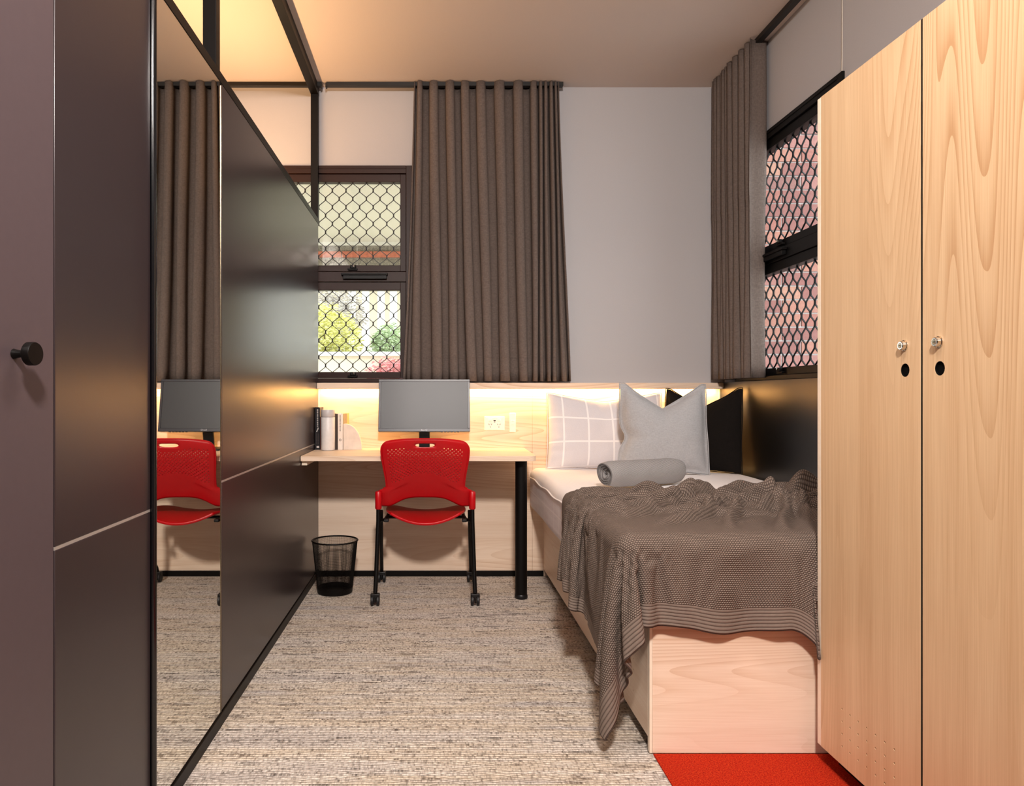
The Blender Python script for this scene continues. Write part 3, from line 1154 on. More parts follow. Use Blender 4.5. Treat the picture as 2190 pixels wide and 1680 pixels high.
b = MB()
b.grid(29, 25, lambda u, v: seat_pt(u, v))
seat = b.build('seat', 'red_plastic', ch, smooth=True)
sd = seat.modifiers.new('thick', 'SOLIDIFY')
sd.thickness = 0.014
sd.offset = -1
bv = seat.modifiers.new('round', 'BEVEL')
bv.width = 0.004
bv.segments = 2
# frame: rear legs carry the back, front legs run forward under the seat
for s in (-1, 1):
    b = MB()
    b.tube([(s * 0.2345, -0.155, 0.54), (s * 0.2350, -0.160, 0.40), (s * 0.2415, -0.205, 0.15), (s * 0.2445, -0.222, 0.062)], 0.0105, 14)
    rl_ = b.build('rear_leg', 'black_metal', ch, smooth=True)
    b = MB()
    b.tube([(s * 0.2215, -0.140, 0.452), (s * 0.2230, -0.120, 0.405), (s * 0.2330, 0.02, 0.24), (s * 0.2450, 0.205, 0.085), (s * 0.2460, 0.218, 0.062)], 0.0100, 14)
    b.build('front_leg', 'black_metal', ch, smooth=True)
    b = MB()
    b.tube([(s * 0.228, -0.155, 0.405), (s * 0.205, -0.120, 0.403), (s * 0.195, -0.05, 0.410), (s * 0.195, 0.16, 0.412)], 0.009, 12)
    b.build('seat_rail', 'black_metal', ch, smooth=True)
    MB().box(s * 0.195 - 0.012, s * 0.195 + 0.012, -0.165, -0.125, 0.398, 0.412).build('seat_stop', 'black_plastic', ch, bevel=0.003)
    for (cx, cy) in ((s * 0.2450, -0.222), (s * 0.2460, 0.222)):
        sw_ = 0.010
        fk = MB()
        fk.box(cx - 0.0225, cx + 0.0225, cy - 0.016, cy + 0.016, 0.040, 0.060)
        fk.box(cx - 0.004, cx + 0.004, cy - 0.018, cy + 0.018, 0.014, 0.045)
        cst = fk.build('caster', 'black_plastic', ch, bevel=0.005, seg=3)
        for ws in (-1, 1):
            mw = Matrix.Translation((cx + ws * 0.0140, cy - 0.008 * s * 0, 0.026)) @ Matrix.Rotation(R(90), 4, 'Y')
            w_ = MB()
            w_.lathe([(0.006, -0.0075), (0.022, -0.0075), (0.026, -0.004), (0.026, 0.004), (0.022, 0.0075), (0.006, 0.0075)], 28, mw)
            w_.build('wheel', 'caster_rubber', cst, smooth=True)
b = MB()
b.tube([(-0.195, 0.13, 0.405), (0.195, 0.13, 0.405)], 0.008, 10)
b.tube([(-0.195, -0.03, 0.402), (0.195, -0.03, 0.402)], 0.008, 10)
b.build('cross_bar', 'black_metal', ch, smooth=True)

# ------------------------------------------------------------------ waste bin of wire mesh
wb = thing('waste_bin', 'black wire mesh waste bin against the dark partition', 'waste bin', None, (-0.528, 3.78, 0))
R0, R1, HBIN = 0.090, 0.118, 0.272
b = MB()
NW, NH = 150, 62
vv, ff = [], []
for k in range(NW):                                # thin upright wires
    an = 2 * math.pi * k / NW
    ca, sa = math.cos(an), math.sin(an)
    o = len(vv)
    for (rr, z) in ((R0, 0.008), (R1, HBIN)):
        for (dr, dt) in ((-0.0005, -0.0006), (-0.0005, 0.0006), (0.0006, 0.0)):
            x, y = rr + dr, dt
            vv.append((x * ca - y * sa, x * sa + y * ca, z))
    for q in range(3):
        q2 = (q + 1) % 3
        ff.append((o + q, o + q2, o + 3 + q2, o + 3 + q))
for k in range(NH):                                # hoops
    f_ = (k + 0.5) / NH
    rr, z = R0 + (R1 - R0) * f_, 0.008 + (HBIN - 0.008) * f_
    o = len(vv)
    sg = 56
    for q in range(sg):
        an = 2 * math.pi * q / sg
        for (dr, dz) in ((-0.0004, -0.0006), (-0.0004, 0.0006), (0.0006, 0.0)):
            vv.append(((rr + dr) * math.cos(an), (rr + dr) * math.sin(an), z + dz))
    for q in range(sg):
        q2 = (q + 1) % sg
        for e in range(3):
            e2 = (e + 1) % 3
            ff.append((o + q * 3 + e, o + q2 * 3 + e, o + q2 * 3 + e2, o + q * 3 + e2))
b.add(vv, ff)
msh = b.build('mesh_wall', 'black_metal', wb)
msh['kind'] = 'stuff'
b = MB()
b.tube([(R1 * math.cos(2 * math.pi * k / 64), R1 * math.sin(2 * math.pi * k / 64), HBIN) for k in range(65)], 0.0042, 10, caps=False)
b.build('rim', 'black_metal', wb, smooth=True)
b = MB()
b.lathe([(0.0, 0.006), (0.086, 0.006), (0.0915, 0.008), (0.0925, 0.030), (0.0915, 0.030), (0.0905, 0.003), (0.086, 0.0), (0.0, 0.0)], 48, caps=False)
b.build('base_pan', 'black_metal', wb, smooth=True)

# ------------------------------------------------------------------ bed
BZ = 0.385
bed = thing('bed_base', 'pale timber box bed base standing along the wall', 'bed')
ys = [2.0895]
vent_y = []
for grp in (2.24, 3.02):
    cy = grp
    for k in range(9):
        ys += [cy + k * 0.036 - 0.012, cy + k * 0.036 + 0.012]
ys += [YB - 0.045]
zs = [0.045]
for k in range(4):
    zs += [0.115 + k * 0.033 - 0.011, 0.115 + k * 0.033 + 0.011]
zs += [BZ]
holes = {}
for i in range(len(ys) - 1):
    for j in range(len(zs) - 1):
        if i % 2 == 1 and j % 2 == 1 and abs(ys[i + 1] - ys[i] - 0.024) < 1e-6:
            holes[(i, j)] = 0.0026
sp_ = plate(ys, zs, holes, 0.004, lambda u, v, d: (0.613 + d, u, v), 8).build('side_panel', 'wood_y', bed)
box('vent_shade_board', 0.6171, 0.631, 2.0895, YB - 0.045, 0.0455, BZ - 0.001, 'black_void', sp_)  # black board added behind the vents, stands in for shade in the holes
box('foot_panel', 0.6215, 1.6195, 2.070, 2.0885, 0.0045, BZ, 'wood_x', bed, 0.001)
box('foot_edge', 0.613, 0.6213, 2.0705, 2.0885, 0.0045, BZ, 'wood_edge', bed, 0.0005)
box('toe_kick', 0.655, 0.675, 2.0895, YB - 0.05, 0.001, 0.045, 'black_metal', bed)
box('corner_post', 0.614, 0.660, YB - 0.045, YB - 0.0345, 0.003, BZ, 'wood_y', bed)
box('slat_deck', 0.632, 1.6195, 2.0895, YB - 0.036, BZ - 0.016, BZ - 0.001, 'wood_y', bed)


def soft_box(x0, x1, y0, y1, z0, z1, r, n=3, sag=None):
    """rounded block with subdivided faces"""
    bm = bmesh.new()
    bmesh.ops.create_cube(bm, size=1.0)
    bmesh.ops.scale(bm, vec=(x1 - x0, y1 - y0, z1 - z0), verts=bm.verts)
    bmesh.ops.translate(bm, vec=((x0 + x1) / 2, (y0 + y1) / 2, (z0 + z1) / 2), verts=bm.verts)
    bmesh.ops.bevel(bm, geom=list(bm.edges), offset=r, segments=5, profile=0.5, affect='EDGES')
    bmesh.ops.subdivide_edges(bm, edges=[e for e in bm.edges if e.calc_length() > 0.2], cuts=24, use_grid_fill=True)
    bmesh.ops.recalc_face_normals(bm, faces=bm.faces)
    return bm


MT = 0.625
mt = thing('mattress', 'thick mattress in a white fitted sheet on the timber base', 'mattress')
bm = soft_box(0.530, 1.610, 2.052, 4.100, BZ + 0.0, MT, 0.045)
for v in bm.verts:
    p = v.co
    if p.z > MT - 0.06:
        p.z += 0.005 * (noise.noise(Vector((p.x * 3, p.y * 2.2, 1))) - 0.2) + 0.003 * noise.noise(Vector((p.x * 9, p.y * 7, 3)))
    if p.x < 0.60:
        p.x += 0.006 * noise.noise(Vector((p.y * 3, p.z * 9, 7)))
me = bpy.data.meshes.new('cover')
bm.to_mesh(me)
bm.free()
me.materials.append(M['sheet_cloth'])
me.materials.append(M['mattress_border'])
for p in me.polygons:
    p.use_smooth = True
    if p.center.z < MT - 0.052:
        p.material_index = 1
cov = link('cover', me, None, mt)
b = MB()
zpt = MT - 0.050
lp = [(0.5285, 2.12, zpt), (0.5285, 4.06, zpt)]
b.tube([(0.530 - 0.002 + 0.006 * noise.noise(Vector(((2.12 + (4.05 - 2.12) * k / 60) * 3, zpt * 9, 7))), 2.12 + (4.05 - 2.12) * k / 60, zpt + 0.004 * math.sin(k * 0.5)) for k in range(61)], 0.0035, 8)
b.build('piping', 'sheet_cloth', mt, smooth=True)


def cushion(name, label, mat, w, h, thick, loc, yaw, lean, chop=0.0, flange=0.0, pinch=0.05, seed=1, cat='cushion', side_dent=0.0, roll=0.0, wr=0.010):
    """stuffed cover standing on its lower edge; chop = depth of the hand-karate dent in the top"""
    root = thing(name, label, cat, None, loc)
    root.rotation_euler = (0, 0, yaw)
    N = 44
    rnd = Vector((seed * 3.1, seed * 1.7, seed * 0.9))
    verts = {}
    vs_, fs, uvs = [], [], []

    def pt(i, j, side):
        a_, c_ = -1 + 2 * i / N, -1 + 2 * j / N
        fa, fc = a_, c_
        x = a_ * w / 2 * (1 - pinch * (1 - c_ * c_))
        z = c_ * h / 2 * (1 - pinch * (1 - a_ * a_))
        k = ((c_ + 1) / 2)
        # V-shaped dent running from the two ears to the middle of the top edge
        vdent = max(0.0, 1 - abs(a_) / 0.88)
        if chop:
            z -= chop * vdent ** 0.95 * k ** 2.2
            x *= 1 - 0.05 * k ** 3 * (1 - vdent)
        x += side_dent * math.exp(-((c_ + 0.22) / 0.20) ** 2) * max(0, -a_) ** 2
        ins = 1 - flange
        ea, ec = min(1.0, abs(a_) / ins), min(1.0, abs(c_) / ins)
        prof = (max(0, 1 - ea ** 2.6) ** 0.55) * (max(0, 1 - ec ** 2.6) ** 0.55)
        if chop:
            prof *= 1 - 0.45 * vdent * k ** 3
        if side_dent:
            prof *= 1 - 0.5 * math.exp(-((c_ + 0.22) / 0.10) ** 2) * max(0, -a_) ** 3
        tt_ = 0.0022 + thick / 2 * prof
        q = Vector((x * 7, z * 7, side * 2.0)) + rnd
        nse = noise.noise(q) * 0.6 + noise.noise(q * 2.3) * 0.4
        edge = max(ea, ec)
        tt_ += wr * nse * prof
        # gathers running in from the seams
        g = max(0.0, edge - 0.45) * prof
        tt_ += wr * 0.5 * g * math.sin((z if ea > ec else x) * 120 + 3 * nse)
        y = side * tt_
        if flange and edge >= 1.0:
            y += 0.006 * math.sin(x * 30 + z * 24)
        return Vector((x, y, z))

    for side in (-1, 1):
        for j in range(N + 1):
            for i in range(N + 1):
                if i in (0, N) or j in (0, N):
                    key = (i, j)
                    if key in verts:
                        continue
                    p = pt(i, j, -1)
                    p.y = 0.5 * (p.y + pt(i, j, 1).y)
                    verts[key] = len(vs_)
                else:
                    p = pt(i, j, side)
                    verts[(i, j, side)] = len(vs_)
                vs_.append(p)
                uvs.append(((-1 + 2 * i / N) * w / 2, (-1 + 2 * j / N) * h / 2))
    g = lambda i, j, s: verts.get((i, j)) if (i, j) in verts else verts[(i, j, s)]
    for side in (-1, 1):
        for j in range(N):
            for i in range(N):
                q = (g(i, j, side), g(i + 1, j, side), g(i + 1, j + 1, side), g(i, j + 1, side))
                fs.append(q if side < 0 else q[::-1])
    mtx = Matrix.Rotation(-lean, 4, 'X') @ Matrix.Rotation(roll, 4, 'Y')
    vs_ = [mtx @ p for p in vs_]
    zmin = min(p.z for p in vs_)
    vs_ = [(p.x, p.y, p.z - zmin) for p in vs_]
    me = bpy.data.meshes.new('cover')
    me.from_pydata(vs_, [], fs)
    ul = me.uv_layers.new(name='UVMap')
    for lp_ in me.loops:
        ul.data[lp_.index].uv = uvs[lp_.vertex_index]
    o = link('cover', me, mat, root, smooth=True, angle=180)
    ss = o.modifiers.new('sub', 'SUBSURF')
    ss.levels = ss.render_levels = 1
    # seam piping along the sewn edge
    ring = [(i, 0) for i in range(N)] + [(N, j) for j in range(N)] + [(i, N) for i in range(N, 0, -1)] + [(0, j) for j in range(N, 0, -1)]
    b = MB()
    b.tube([vs_[verts[k]] for k in ring] + [vs_[verts[ring[0]]]], 0.0026, 6, caps=False)
    b.build('seam', mat, root, smooth=True)
    return root


SZ = MT + 0.001
cushion('pillow', 'pale lilac pillow with white window-pane check leaning on the panelling', 'check_cloth', 0.68, 0.43, 0.15,
        (0.945, 4.015, SZ - 0.004), R(0), R(12), chop=0.040, pinch=0.045, seed=2, cat='pillow', wr=0.014)
cushion('cushion', 'light grey linen cushion with flanged edge and dented top', 'linen_cushion', 0.465, 0.47, 0.15,
        (1.175, 3.735, SZ - 0.004), R(-4), R(10), chop=0.125, flange=0.085, pinch=0.035, seed=5, side_dent=0.030, roll=R(1.5))
cushion('cushion', 'black cushion standing in the corner against the black board', 'dark_cushion', 0.43, 0.45, 0.11,
        (1.430, 3.885, SZ - 0.004), R(-38), R(8), chop=0.10, flange=0.03, pinch=0.03, seed=8)

# ------------------------------------------------------------------ rolled towel
tw = thing('rolled_towel', 'grey twill towel rolled up on the white sheet', 'towel', None, (0.915, 3.205, SZ + 0.0625))
tw.rotation_euler = (0, 0, R(26))
TL, RT = 0.415, 0.0605
turns, tk = 4.6, 0.0105
ns = 190
prof = []
for k in range(ns + 1):
    th = 2 * math.pi * turns * k / ns
    rr = 0.010 + (RT - 0.010) * k / ns
    rr *= 1 + 0.025 * math.sin(th * 3 + 1)
    ang = th - 2 * math.pi * turns - math.pi / 2 - 0.5
    prof.append((rr * math.cos(ang), rr * math.sin(ang) * 0.97))
vs_, fs, uvl = [], [], []
NX = 22
ln = 0.0
for k, (py, pz) in enumerate(prof):
    if k:
        ln += math.hypot(py - prof[k - 1][0], pz - prof[k - 1][1])
    f_ = k / ns
    for i in range(NX):
        g = i / (NX - 1)
        x = (g - 0.5) * TL
        tap = 1 - 0.16 * max(0, abs(2 * g - 1) - 0.78) ** 1.5 / 0.22 ** 1.5 * f_
        x += 0.006 * math.sin(k * 0.13 + 1) * (1 if g < 0.5 else -1) * abs(2 * g - 1)
        x -= 0.010 * (1 - f_) * (-1 if g < 0.5 else 1) * abs(2 * g - 1) * 0.8
        nz_ = 0.0022 * noise.noise(Vector((x * 14, py * 16, pz * 16)))
        vs_.append((x, py * tap + nz_, pz * tap + nz_))
        uvl.append((x, ln))
fs = [(k * NX + i, k * NX + i + 1, (k + 1) * NX + i + 1, (k + 1) * NX + i) for k in range(ns) for i in range(NX - 1)]
me = bpy.data.meshes.new('rolled_cloth')
me.from_pydata(vs_, [], fs)
ul = me.uv_layers.new(name='UVMap')
for lp_ in me.loops:
    ul.data[lp_.index].uv = uvl[lp_.vertex_index]
o = link('rolled_cloth', me, 'towel_cloth', tw, smooth=True, angle=180)
sd = o.modifiers.new('thick', 'SOLIDIFY')
sd.thickness = 0.0078
sd.offset = 0
bv = o.modifiers.new('round', 'BEVEL')
bv.width = 0.0025
bv.segments = 2
bv.limit_method = 'ANGLE'
b = MB()
for i in (0,):
    pts_ = [vs_[k * NX + i] for k in range(0, ns + 1)]
    b.tube([(p[0] - 0.001, p[1], p[2]) for p in pts_], 0.0030, 6)
b.build('hem', 'towel_cloth', tw, smooth=True)

# ------------------------------------------------------------------ knitted throw
BN_U, BN_V, BL, BW0, BW1 = 66, 66, 1.33, 1.08, 1.36


def throw_width(v):
    return BW0 + (BW1 - BW0) * min(1, max(0, (v - 0.28) / 0.5))


def drape_throw():
    """lets a loosely folded rectangle of cloth settle over the bed and returns its points"""
    temp = []

    def collider(x0, x1, y0, y1, z0, z1, bev=0.0, fr=80):
        o = MB().box(x0, x1, y0, y1, z0, z1).build('collider', None)
        if bev:
            m_ = o.modifiers.new('b', 'BEVEL')
            m_.width, m_.segments = bev, 4
        o.modifiers.new('c', 'COLLISION')
        o.collision.thickness_outer = 0.004
        o.collision.cloth_friction = fr
        o.collision.damping = 0.6
        temp.append(o)

    collider(.53, 1.61, 2.05, 4.1, .385, .625, .04)
    collider(.613, 1.62, 2.07, 4.15, 0, .385)
    collider(-1, 3, 0, 5, -.2, .004, fr=40)
    collider(1.085, 1.7, 1.0, 2.022, .0, 1.8)
    collider(1.62, 1.8, 1, 5, 0, 1.5)
    ph = R(14)
    q0, q1 = .50, 1.62
    sg = np.linspace(-.3, 2.4, 9000)
    ds = sg[1] - sg[0]
    env = np.sin(np.pi * np.clip((sg - q0) / (q1 - q0), 0, 1)) ** .5
    ang = env * R(72) * np.sin(2 * np.pi * (sg - q0) / .185 + .9 * np.sin(6 * sg))
    qy = np.cumsum(np.cos(ang)) * ds + sg[0]
    qz = np.cumsum(np.sin(ang)) * ds
    b = MB()
    pins = {}
    for j in range(BN_V):
        v = j / (BN_V - 1) * BL
        for i in range(BN_U):
            u = throw_width(v) * i / (BN_U - 1)
            q = v * math.cos(ph) + u * math.sin(ph)
            p = u * math.cos(ph) - v * math.sin(ph)
            k = min(1, max(0, (v - .36) / .22))
            k = k * k * (3 - 2 * k)
            q2 = q - k * (q - np.interp(q, sg, qy))
            z = k * np.interp(q, sg, qz)
            x = p * math.cos(ph) + q2 * math.sin(ph)
            y = q2 * math.cos(ph) - p * math.sin(ph)
            X = min(.052 + x + y * .20, 1.60)
            Y = 1.862 + y - x * .045
            Z = .650 + max(z, -.012) * (.75 + .5 * math.sin(u * 7 + v * 4) ** 2)
            b.v.append((float(X), float(Y), float(Z)))
            if X > 1.25 and Y > 2.15:
                pins[len(b.v) - 1] = min(1, (X - 1.25) / .15)
    b.f = [(j * BN_U + i, j * BN_U + i + 1, (j + 1) * BN_U + i + 1, (j + 1) * BN_U + i)
           for j in range(BN_V - 1) for i in range(BN_U - 1)]
    me = bpy.data.meshes.new('throw_flat')
    me.from_pydata(b.v, [], b.f)
    o = bpy.data.objects.new('throw_flat', me)
    COL.objects.link(o)
    temp.append(o)
    vg = o.vertex_groups.new(name='pin')
    for k, w in pins.items():
        vg.add([k], w, 'REPLACE')
    c = o.modifiers.new('cloth', 'CLOTH')
    st = c.settings
    st.vertex_group_mass = 'pin'
    st.pin_stiffness = 1
    st.quality = 7
    st.mass = .35
    st.air_damping = 4
    st.tension_stiffness = st.compression_stiffness = 15
    st.shear_stiffness = 3
    st.bending_stiffness = .2
    st.tension_damping = st.compression_damping = st.shear_damping = 8
    st.bending_damping = .8
    cs = c.collision_settings
    cs.collision_quality = 3
    cs.distance_min = .004
    cs.use_self_collision = True
    cs.self_distance_min = .006
    cs.self_friction = 10
    c.point_cache.frame_start, c.point_cache.frame_end = 1, 100
    for fr_ in range(1, 59):
        scene.frame_set(fr_)
    ev = o.evaluated_get(bpy.context.evaluated_depsgraph_get())
    mm = ev.to_mesh()
    P = np.array([p.co[:] for p in mm.vertices]).reshape(BN_V, BN_U, 3)
    ev.to_mesh_clear()
    for q in temp:
        bpy.data.objects.remove(q)
    scene.frame_set(1)
    return P


def refine(P, k):
    """cubic resampling of the settled grid"""
    def along(A):
        n = A.shape[0]
        pos = np.linspace(0, n - 1, (n - 1) * k + 1)
        i = np.minimum(pos.astype(int), n - 2)
        f = (pos - i)[:, None, None]
        g = lambda d: A[np.clip(i + d, 0, n - 1)]
        p0, p1, p2, p3 = g(-1), g(0), g(1), g(2)
        return p1 + 0.5 * f * (p2 - p0 + f * (2 * p0 - 5 * p1 + 4 * p2 - p3 + f * (3 * (p1 - p2) + p3 - p0)))
    return along(along(P).transpose(1, 0, 2)).transpose(1, 0, 2)


BP = refine(drape_throw(), 3)
BN_V, BN_U = BP.shape[:2]
# crumpled ridges on the top, fanning out of the heap: (from x, y, to x, y, height, width, arch)
RIDGES = [(1.16, 2.78, .60, 2.50, .030, .020, .03), (1.10, 2.70, .62, 2.36, .026, .018, -.03), (1.08, 2.62, .72, 2.24, .022, .016, .02),
          (1.12, 2.60, .90, 2.20, .020, .016, -.02), (1.22, 2.62, 1.04, 2.18, .024, .017, .03), (1.28, 2.60, 1.20, 2.18, .022, .016, -.02),
          (1.34, 2.58, 1.32, 2.20, .022, .018, .02), (.70, 2.66, 1.30, 2.80, .034, .024, .02), (.98, 2.56, 1.44, 2.70, .034, .022, -.03),
          (.64, 2.58, 1.00, 2.62, .022, .016, .01), (1.06, 2.44, 1.40, 2.52, .028, .018, .03), (1.20, 2.36, 1.46, 2.40, .024, .016, -.01),
          (.80, 2.46, 1.06, 2.50, .020, .014, .01), (.86, 2.74, 1.20, 2.66, .028, .018, .02), (1.24, 2.72, 1.50, 2.60, .030, .020, .0)]
X_, Y_, Z_ = BP[..., 0].copy(), BP[..., 1].copy(), BP[..., 2].copy()
top_ = np.clip((Z_ - .612) / .02, 0, 1) * np.clip((X_ - .56) / .06, 0, 1)
add = np.zeros_like(Z_)
for k, (xa, ya, xb, yb, hh, ww, arch) in enumerate(RIDGES):
    dx, dy = xb - xa, yb - ya
    L2 = dx * dx + dy * dy
    tt_ = ((X_ - xa) * dx + (Y_ - ya) * dy) / L2
    d_ = ((X_ - xa) * -dy + (Y_ - ya) * dx) / math.sqrt(L2) - arch * np.sin(math.pi * np.clip(tt_, 0, 1)) - .008 * np.sin(9 * tt_ + k)
    e_ = np.exp(-(np.abs(d_) / ww) ** 1.7) - .40 * np.exp(-((np.abs(d_) - 1.9 * ww) / ww) ** 2)
    add += 1.5 * hh * e_ * np.sin(math.pi * np.clip((tt_ + .15) / 1.3, 0, 1)) ** .8
back = Y_[-1][None, :]
hp = np.exp(-(((X_ - 1.20) / .13) ** 2 + ((Y_ - back + .07) / .06) ** 2))
BP[..., 2] = Z_ + top_ * (np.maximum(add, -.008 + 0 * add) + .030 * hp)
front = (Y_ < 2.06) & (X_ > .60) & (Z_ < .60)
kf = np.where(front, np.clip((.60 - Z_) / .24, 0, 1) * np.clip((X_ - .60) / .15, 0, 1), 0)
cc = np.clip((X_ - .985) / .10, 0, 1) ** 2
BP[..., 1] -= kf * (.012 + .013 * np.sin(X_ * 19 + 1.0) + .007 * np.sin(X_ * 41) + .03 * cc)
BP[..., 2] += kf * (.012 - .028 * np.exp(-((X_ - .82) / .12) ** 2) - .075 * cc)
# the throw hangs clear of the wardrobe's end panel
BP[..., 0] = np.where((BP[..., 1] < 2.026) & (BP[..., 0] > 1.060), 1.060, BP[..., 0])
bl = thing('knitted_throw', 'taupe knitted throw draped over the foot of the bed', 'blanket')
me = bpy.data.meshes.new('knit')
fs = [(j * BN_U + i, j * BN_U + i + 1, (j + 1) * BN_U + i + 1, (j + 1) * BN_U + i) for j in range(BN_V - 1) for i in range(BN_U - 1)]
me.from_pydata([tuple(p) for p in BP.reshape(-1, 3)], [], fs)
ul = me.uv_layers.new(name='UVMap')
uvb = []
for j in range(BN_V):
    v = j / (BN_V - 1) * BL
    for i in range(BN_U):
        uvb.append((throw_width(v) * i / (BN_U - 1), v))
for lp_ in me.loops:
    ul.data[lp_.index].uv = uvb[lp_.vertex_index]
o = link('knit', me, 'knit_throw', bl, smooth=True, angle=180)
ss = o.modifiers.new('sub', 'SUBSURF')
ss.levels = ss.render_levels = 1
sd = o.modifiers.new('thick', 'SOLIDIFY')
sd.thickness = 0.0055
sd.offset = 0.2
bord = [(0, i) for i in range(BN_U)] + [(j, BN_U - 1) for j in range(1, BN_V)] + [(BN_V - 1, i) for i in range(BN_U - 2, -1, -1)] + [(j, 0) for j in range(BN_V - 2, 0, -1)]
b = MB()
b.tube([tuple(BP[j, i]) for j, i in bord] + [tuple(BP[0, 0])], 0.0030, 6, caps=False)
b.build('edge_binding', 'knit_throw', bl, smooth=True)

# ------------------------------------------------------------------ wardrobe
XW = 1.066
wr = thing('wardrobe', 'tall pale timber wardrobe with two lockable doors', 'wardrobe')
WB, WT = 0.060, 1.855
place_w = lambda u, v, d: (XW + d, u, v)


def wdoor(y0, y1, hole_y, vent=True):
    ys = sorted({y0, y1})
    cuts = [y0, hole_y - 0.022, hole_y + 0.022, y1]
    holes_pos = [(hole_y, 1.087, 0.016)]
    vy = []
    if vent:
        vy = [y1 - 0.103 - 0.036 * k for k in range(7)]
        cuts += [v + e for v in vy for e in (-0.012, 0.012)]
    zc = [WB, 1.087 - 0.022, 1.087 + 0.022, WT]
    vz = [0.207 - 0.0325 * k for k in range(4)] if vent else []
    zc += [v + e for v in vz for e in (-0.011, 0.011)]
    cuts = sorted(cuts)
    zc = sorted(zc)
    hl = {}
    for i in range(len(cuts) - 1):
        for j in range(len(zc) - 1):
            cy, cz = (cuts[i] + cuts[i + 1]) / 2, (zc[j] + zc[j + 1]) / 2
            if abs(cy - hole_y) < 1e-4 and abs(cz - 1.087) < 1e-4:
                hl[(i, j)] = 0.0155
            for v in vy:
                for z in vz:
                    if abs(cy - v) < 1e-4 and abs(cz - z) < 1e-4:
                        hl[(i, j)] = 0.0028
    d = plate(cuts, zc, hl, 0.004, place_w, 16).build('door', 'wood_z', wr)
    box('hole_shade_board', XW + 0.0041, XW + 0.018, y0 + 0.0005, y1 - 0.0005, WB + 0.0005, WT - 0.0005, 'black_void', d)  # black board added behind the thin skin, painted shade for its holes
    # keyhole lock above the finger hole
    mk_ = Matrix.Translation((XW, hole_y + 0.002, 1.143)) @ Matrix.Rotation(R(-90), 4, 'Y')
    b = MB()
    b.lathe([(0.0125, 0.0), (0.0125, 0.002), (0.0105, 0.003), (0.0100, 0.0095), (0.0085, 0.011), (0.0, 0.011)], 28, mk_, caps=False)
    lk = b.build('lock', 'chrome', d, smooth=True)
    b = MB()
    b.lathe([(0.0062, 0.011), (0.0060, 0.0116), (0.0, 0.0117)], 24, mk_, caps=False)
    b.build('lock_core', 'key_brass', d, smooth=True)
    b = MB().box(-0.0007, 0.0007, -0.003, 0.003, 0.0117, 0.0120)
    b.v = [tuple(mk_ @ Vector(p)) for p in b.v]
    b.build('key_slot', 'black_void', d)
    # black lining stands in for the shade inside the finger hole
    b = MB()
    b.lathe([(0.0152, -0.0039), (0.0152, -0.0005), (0.0140, -0.0005), (0.0140, -0.0039)], 28, Matrix.Translation((XW, hole_y, 1.087)) @ Matrix.Rotation(R(-90), 4, 'Y'), caps=False)
    b.build('hole_shade_lining', 'black_void', d, smooth=True)
    return d


wdoor(1.5865, 1.9975, 1.640)
wdoor(1.150, 1.5805, 1.527, vent=False)
box('end_panel', XW + 0.0005, XR - 0.001, 1.9985, 2.0175, WB, WT, 'wood_edge', wr, 0.001)
box('gap_shade_strip', XW + 0.0004, XW + 0.010, 1.5806, 1.5864, WB, WT, 'black_void', wr)  # black strip filling the door gap in place of its shade
box('middle_panel', XW + 0.030, XR - 0.004, 1.574, 1.592, WB + 0.02, WT - 0.02, 'black_void', wr)
box('near_panel', XW + 0.0005, XR - 0.001, 1.130, 1.149, WB, WT, 'wood_edge', wr, 0.001)
box('top_panel', XW + 0.0195, XR - 0.001, 1.149, 1.998, WT - 0.019, WT - 0.001, 'wood_z', wr)
box('bottom_panel', XW + 0.0195, XR - 0.001, 1.149, 1.998, WB + 0.001, WB + 0.019, 'wood_z', wr)
box('back_panel', XR - 0.012, XR - 0.004, 1.149, 1.998, WB + 0.02, WT - 0.02, 'wood_z', wr)
box('plinth', XW + 0.055, XR - 0.002, 1.140, 2.008, 0.0045, WB, 'black_metal', wr)

# ------------------------------------------------------------------ lamps of the place
dl = thing('ceiling_spotlight', 'tilted ceiling spotlight behind the viewpoint', 'ceiling light', None, (0.10, -0.40, 0))
mt_ = Matrix.Translation((0, -0.012, 2.687)) @ Matrix.Rotation(R(60), 4, 'X')
b = MB()
b.lathe([(0.0, 0.09), (0.12, 0.09), (0.185, 0.03), (0.185, -0.004), (0.178, -0.004), (0.178, 0.012), (0.0, 0.012)], 40, mt_, caps=False)
b.build('lamp_head', 'white_plastic', dl, smooth=True)
b = MB()
b.lathe([(0.176, 0.010), (0.176, 0.013)], 40, mt_)
b.build('diffuser', 'lamp_white', dl, smooth=True)
b = MB()
b.tube([(0, -0.06, 2.74), (0, -0.06, 2.80)], 0.018, 12)
b.build('stem', 'white_plastic', dl, smooth=True)
dl = thing('ceiling_panel_light', 'square flush ceiling light over the middle of the room', 'ceiling light', None, (0.35, 1.30, ZC))
box('frame', -0.29, 0.29, -0.29, 0.29, -0.012, 0.0, 'white_plastic', dl, 0.003)
box('diffuser', -0.26, 0.26, -0.26, 0.26, -0.015, -0.012, 'lamp_white', dl)
ul_ = thing('partition_uplight', 'slim uplight bar on the far side of the partition', 'wall light')
box('housing', -1.085, -1.015, 2.02, 3.98, 1.985, 2.015, 'black_metal', ul_, 0.002)
box('bracket', -1.015, XP - T - 0.012, 2.98, 3.02, 1.95, 1.985, 'black_metal', ul_)
box('led_strip', -1.078, -1.022, 2.03, 3.97, 2.015, 2.018, 'lamp_warm', ul_)

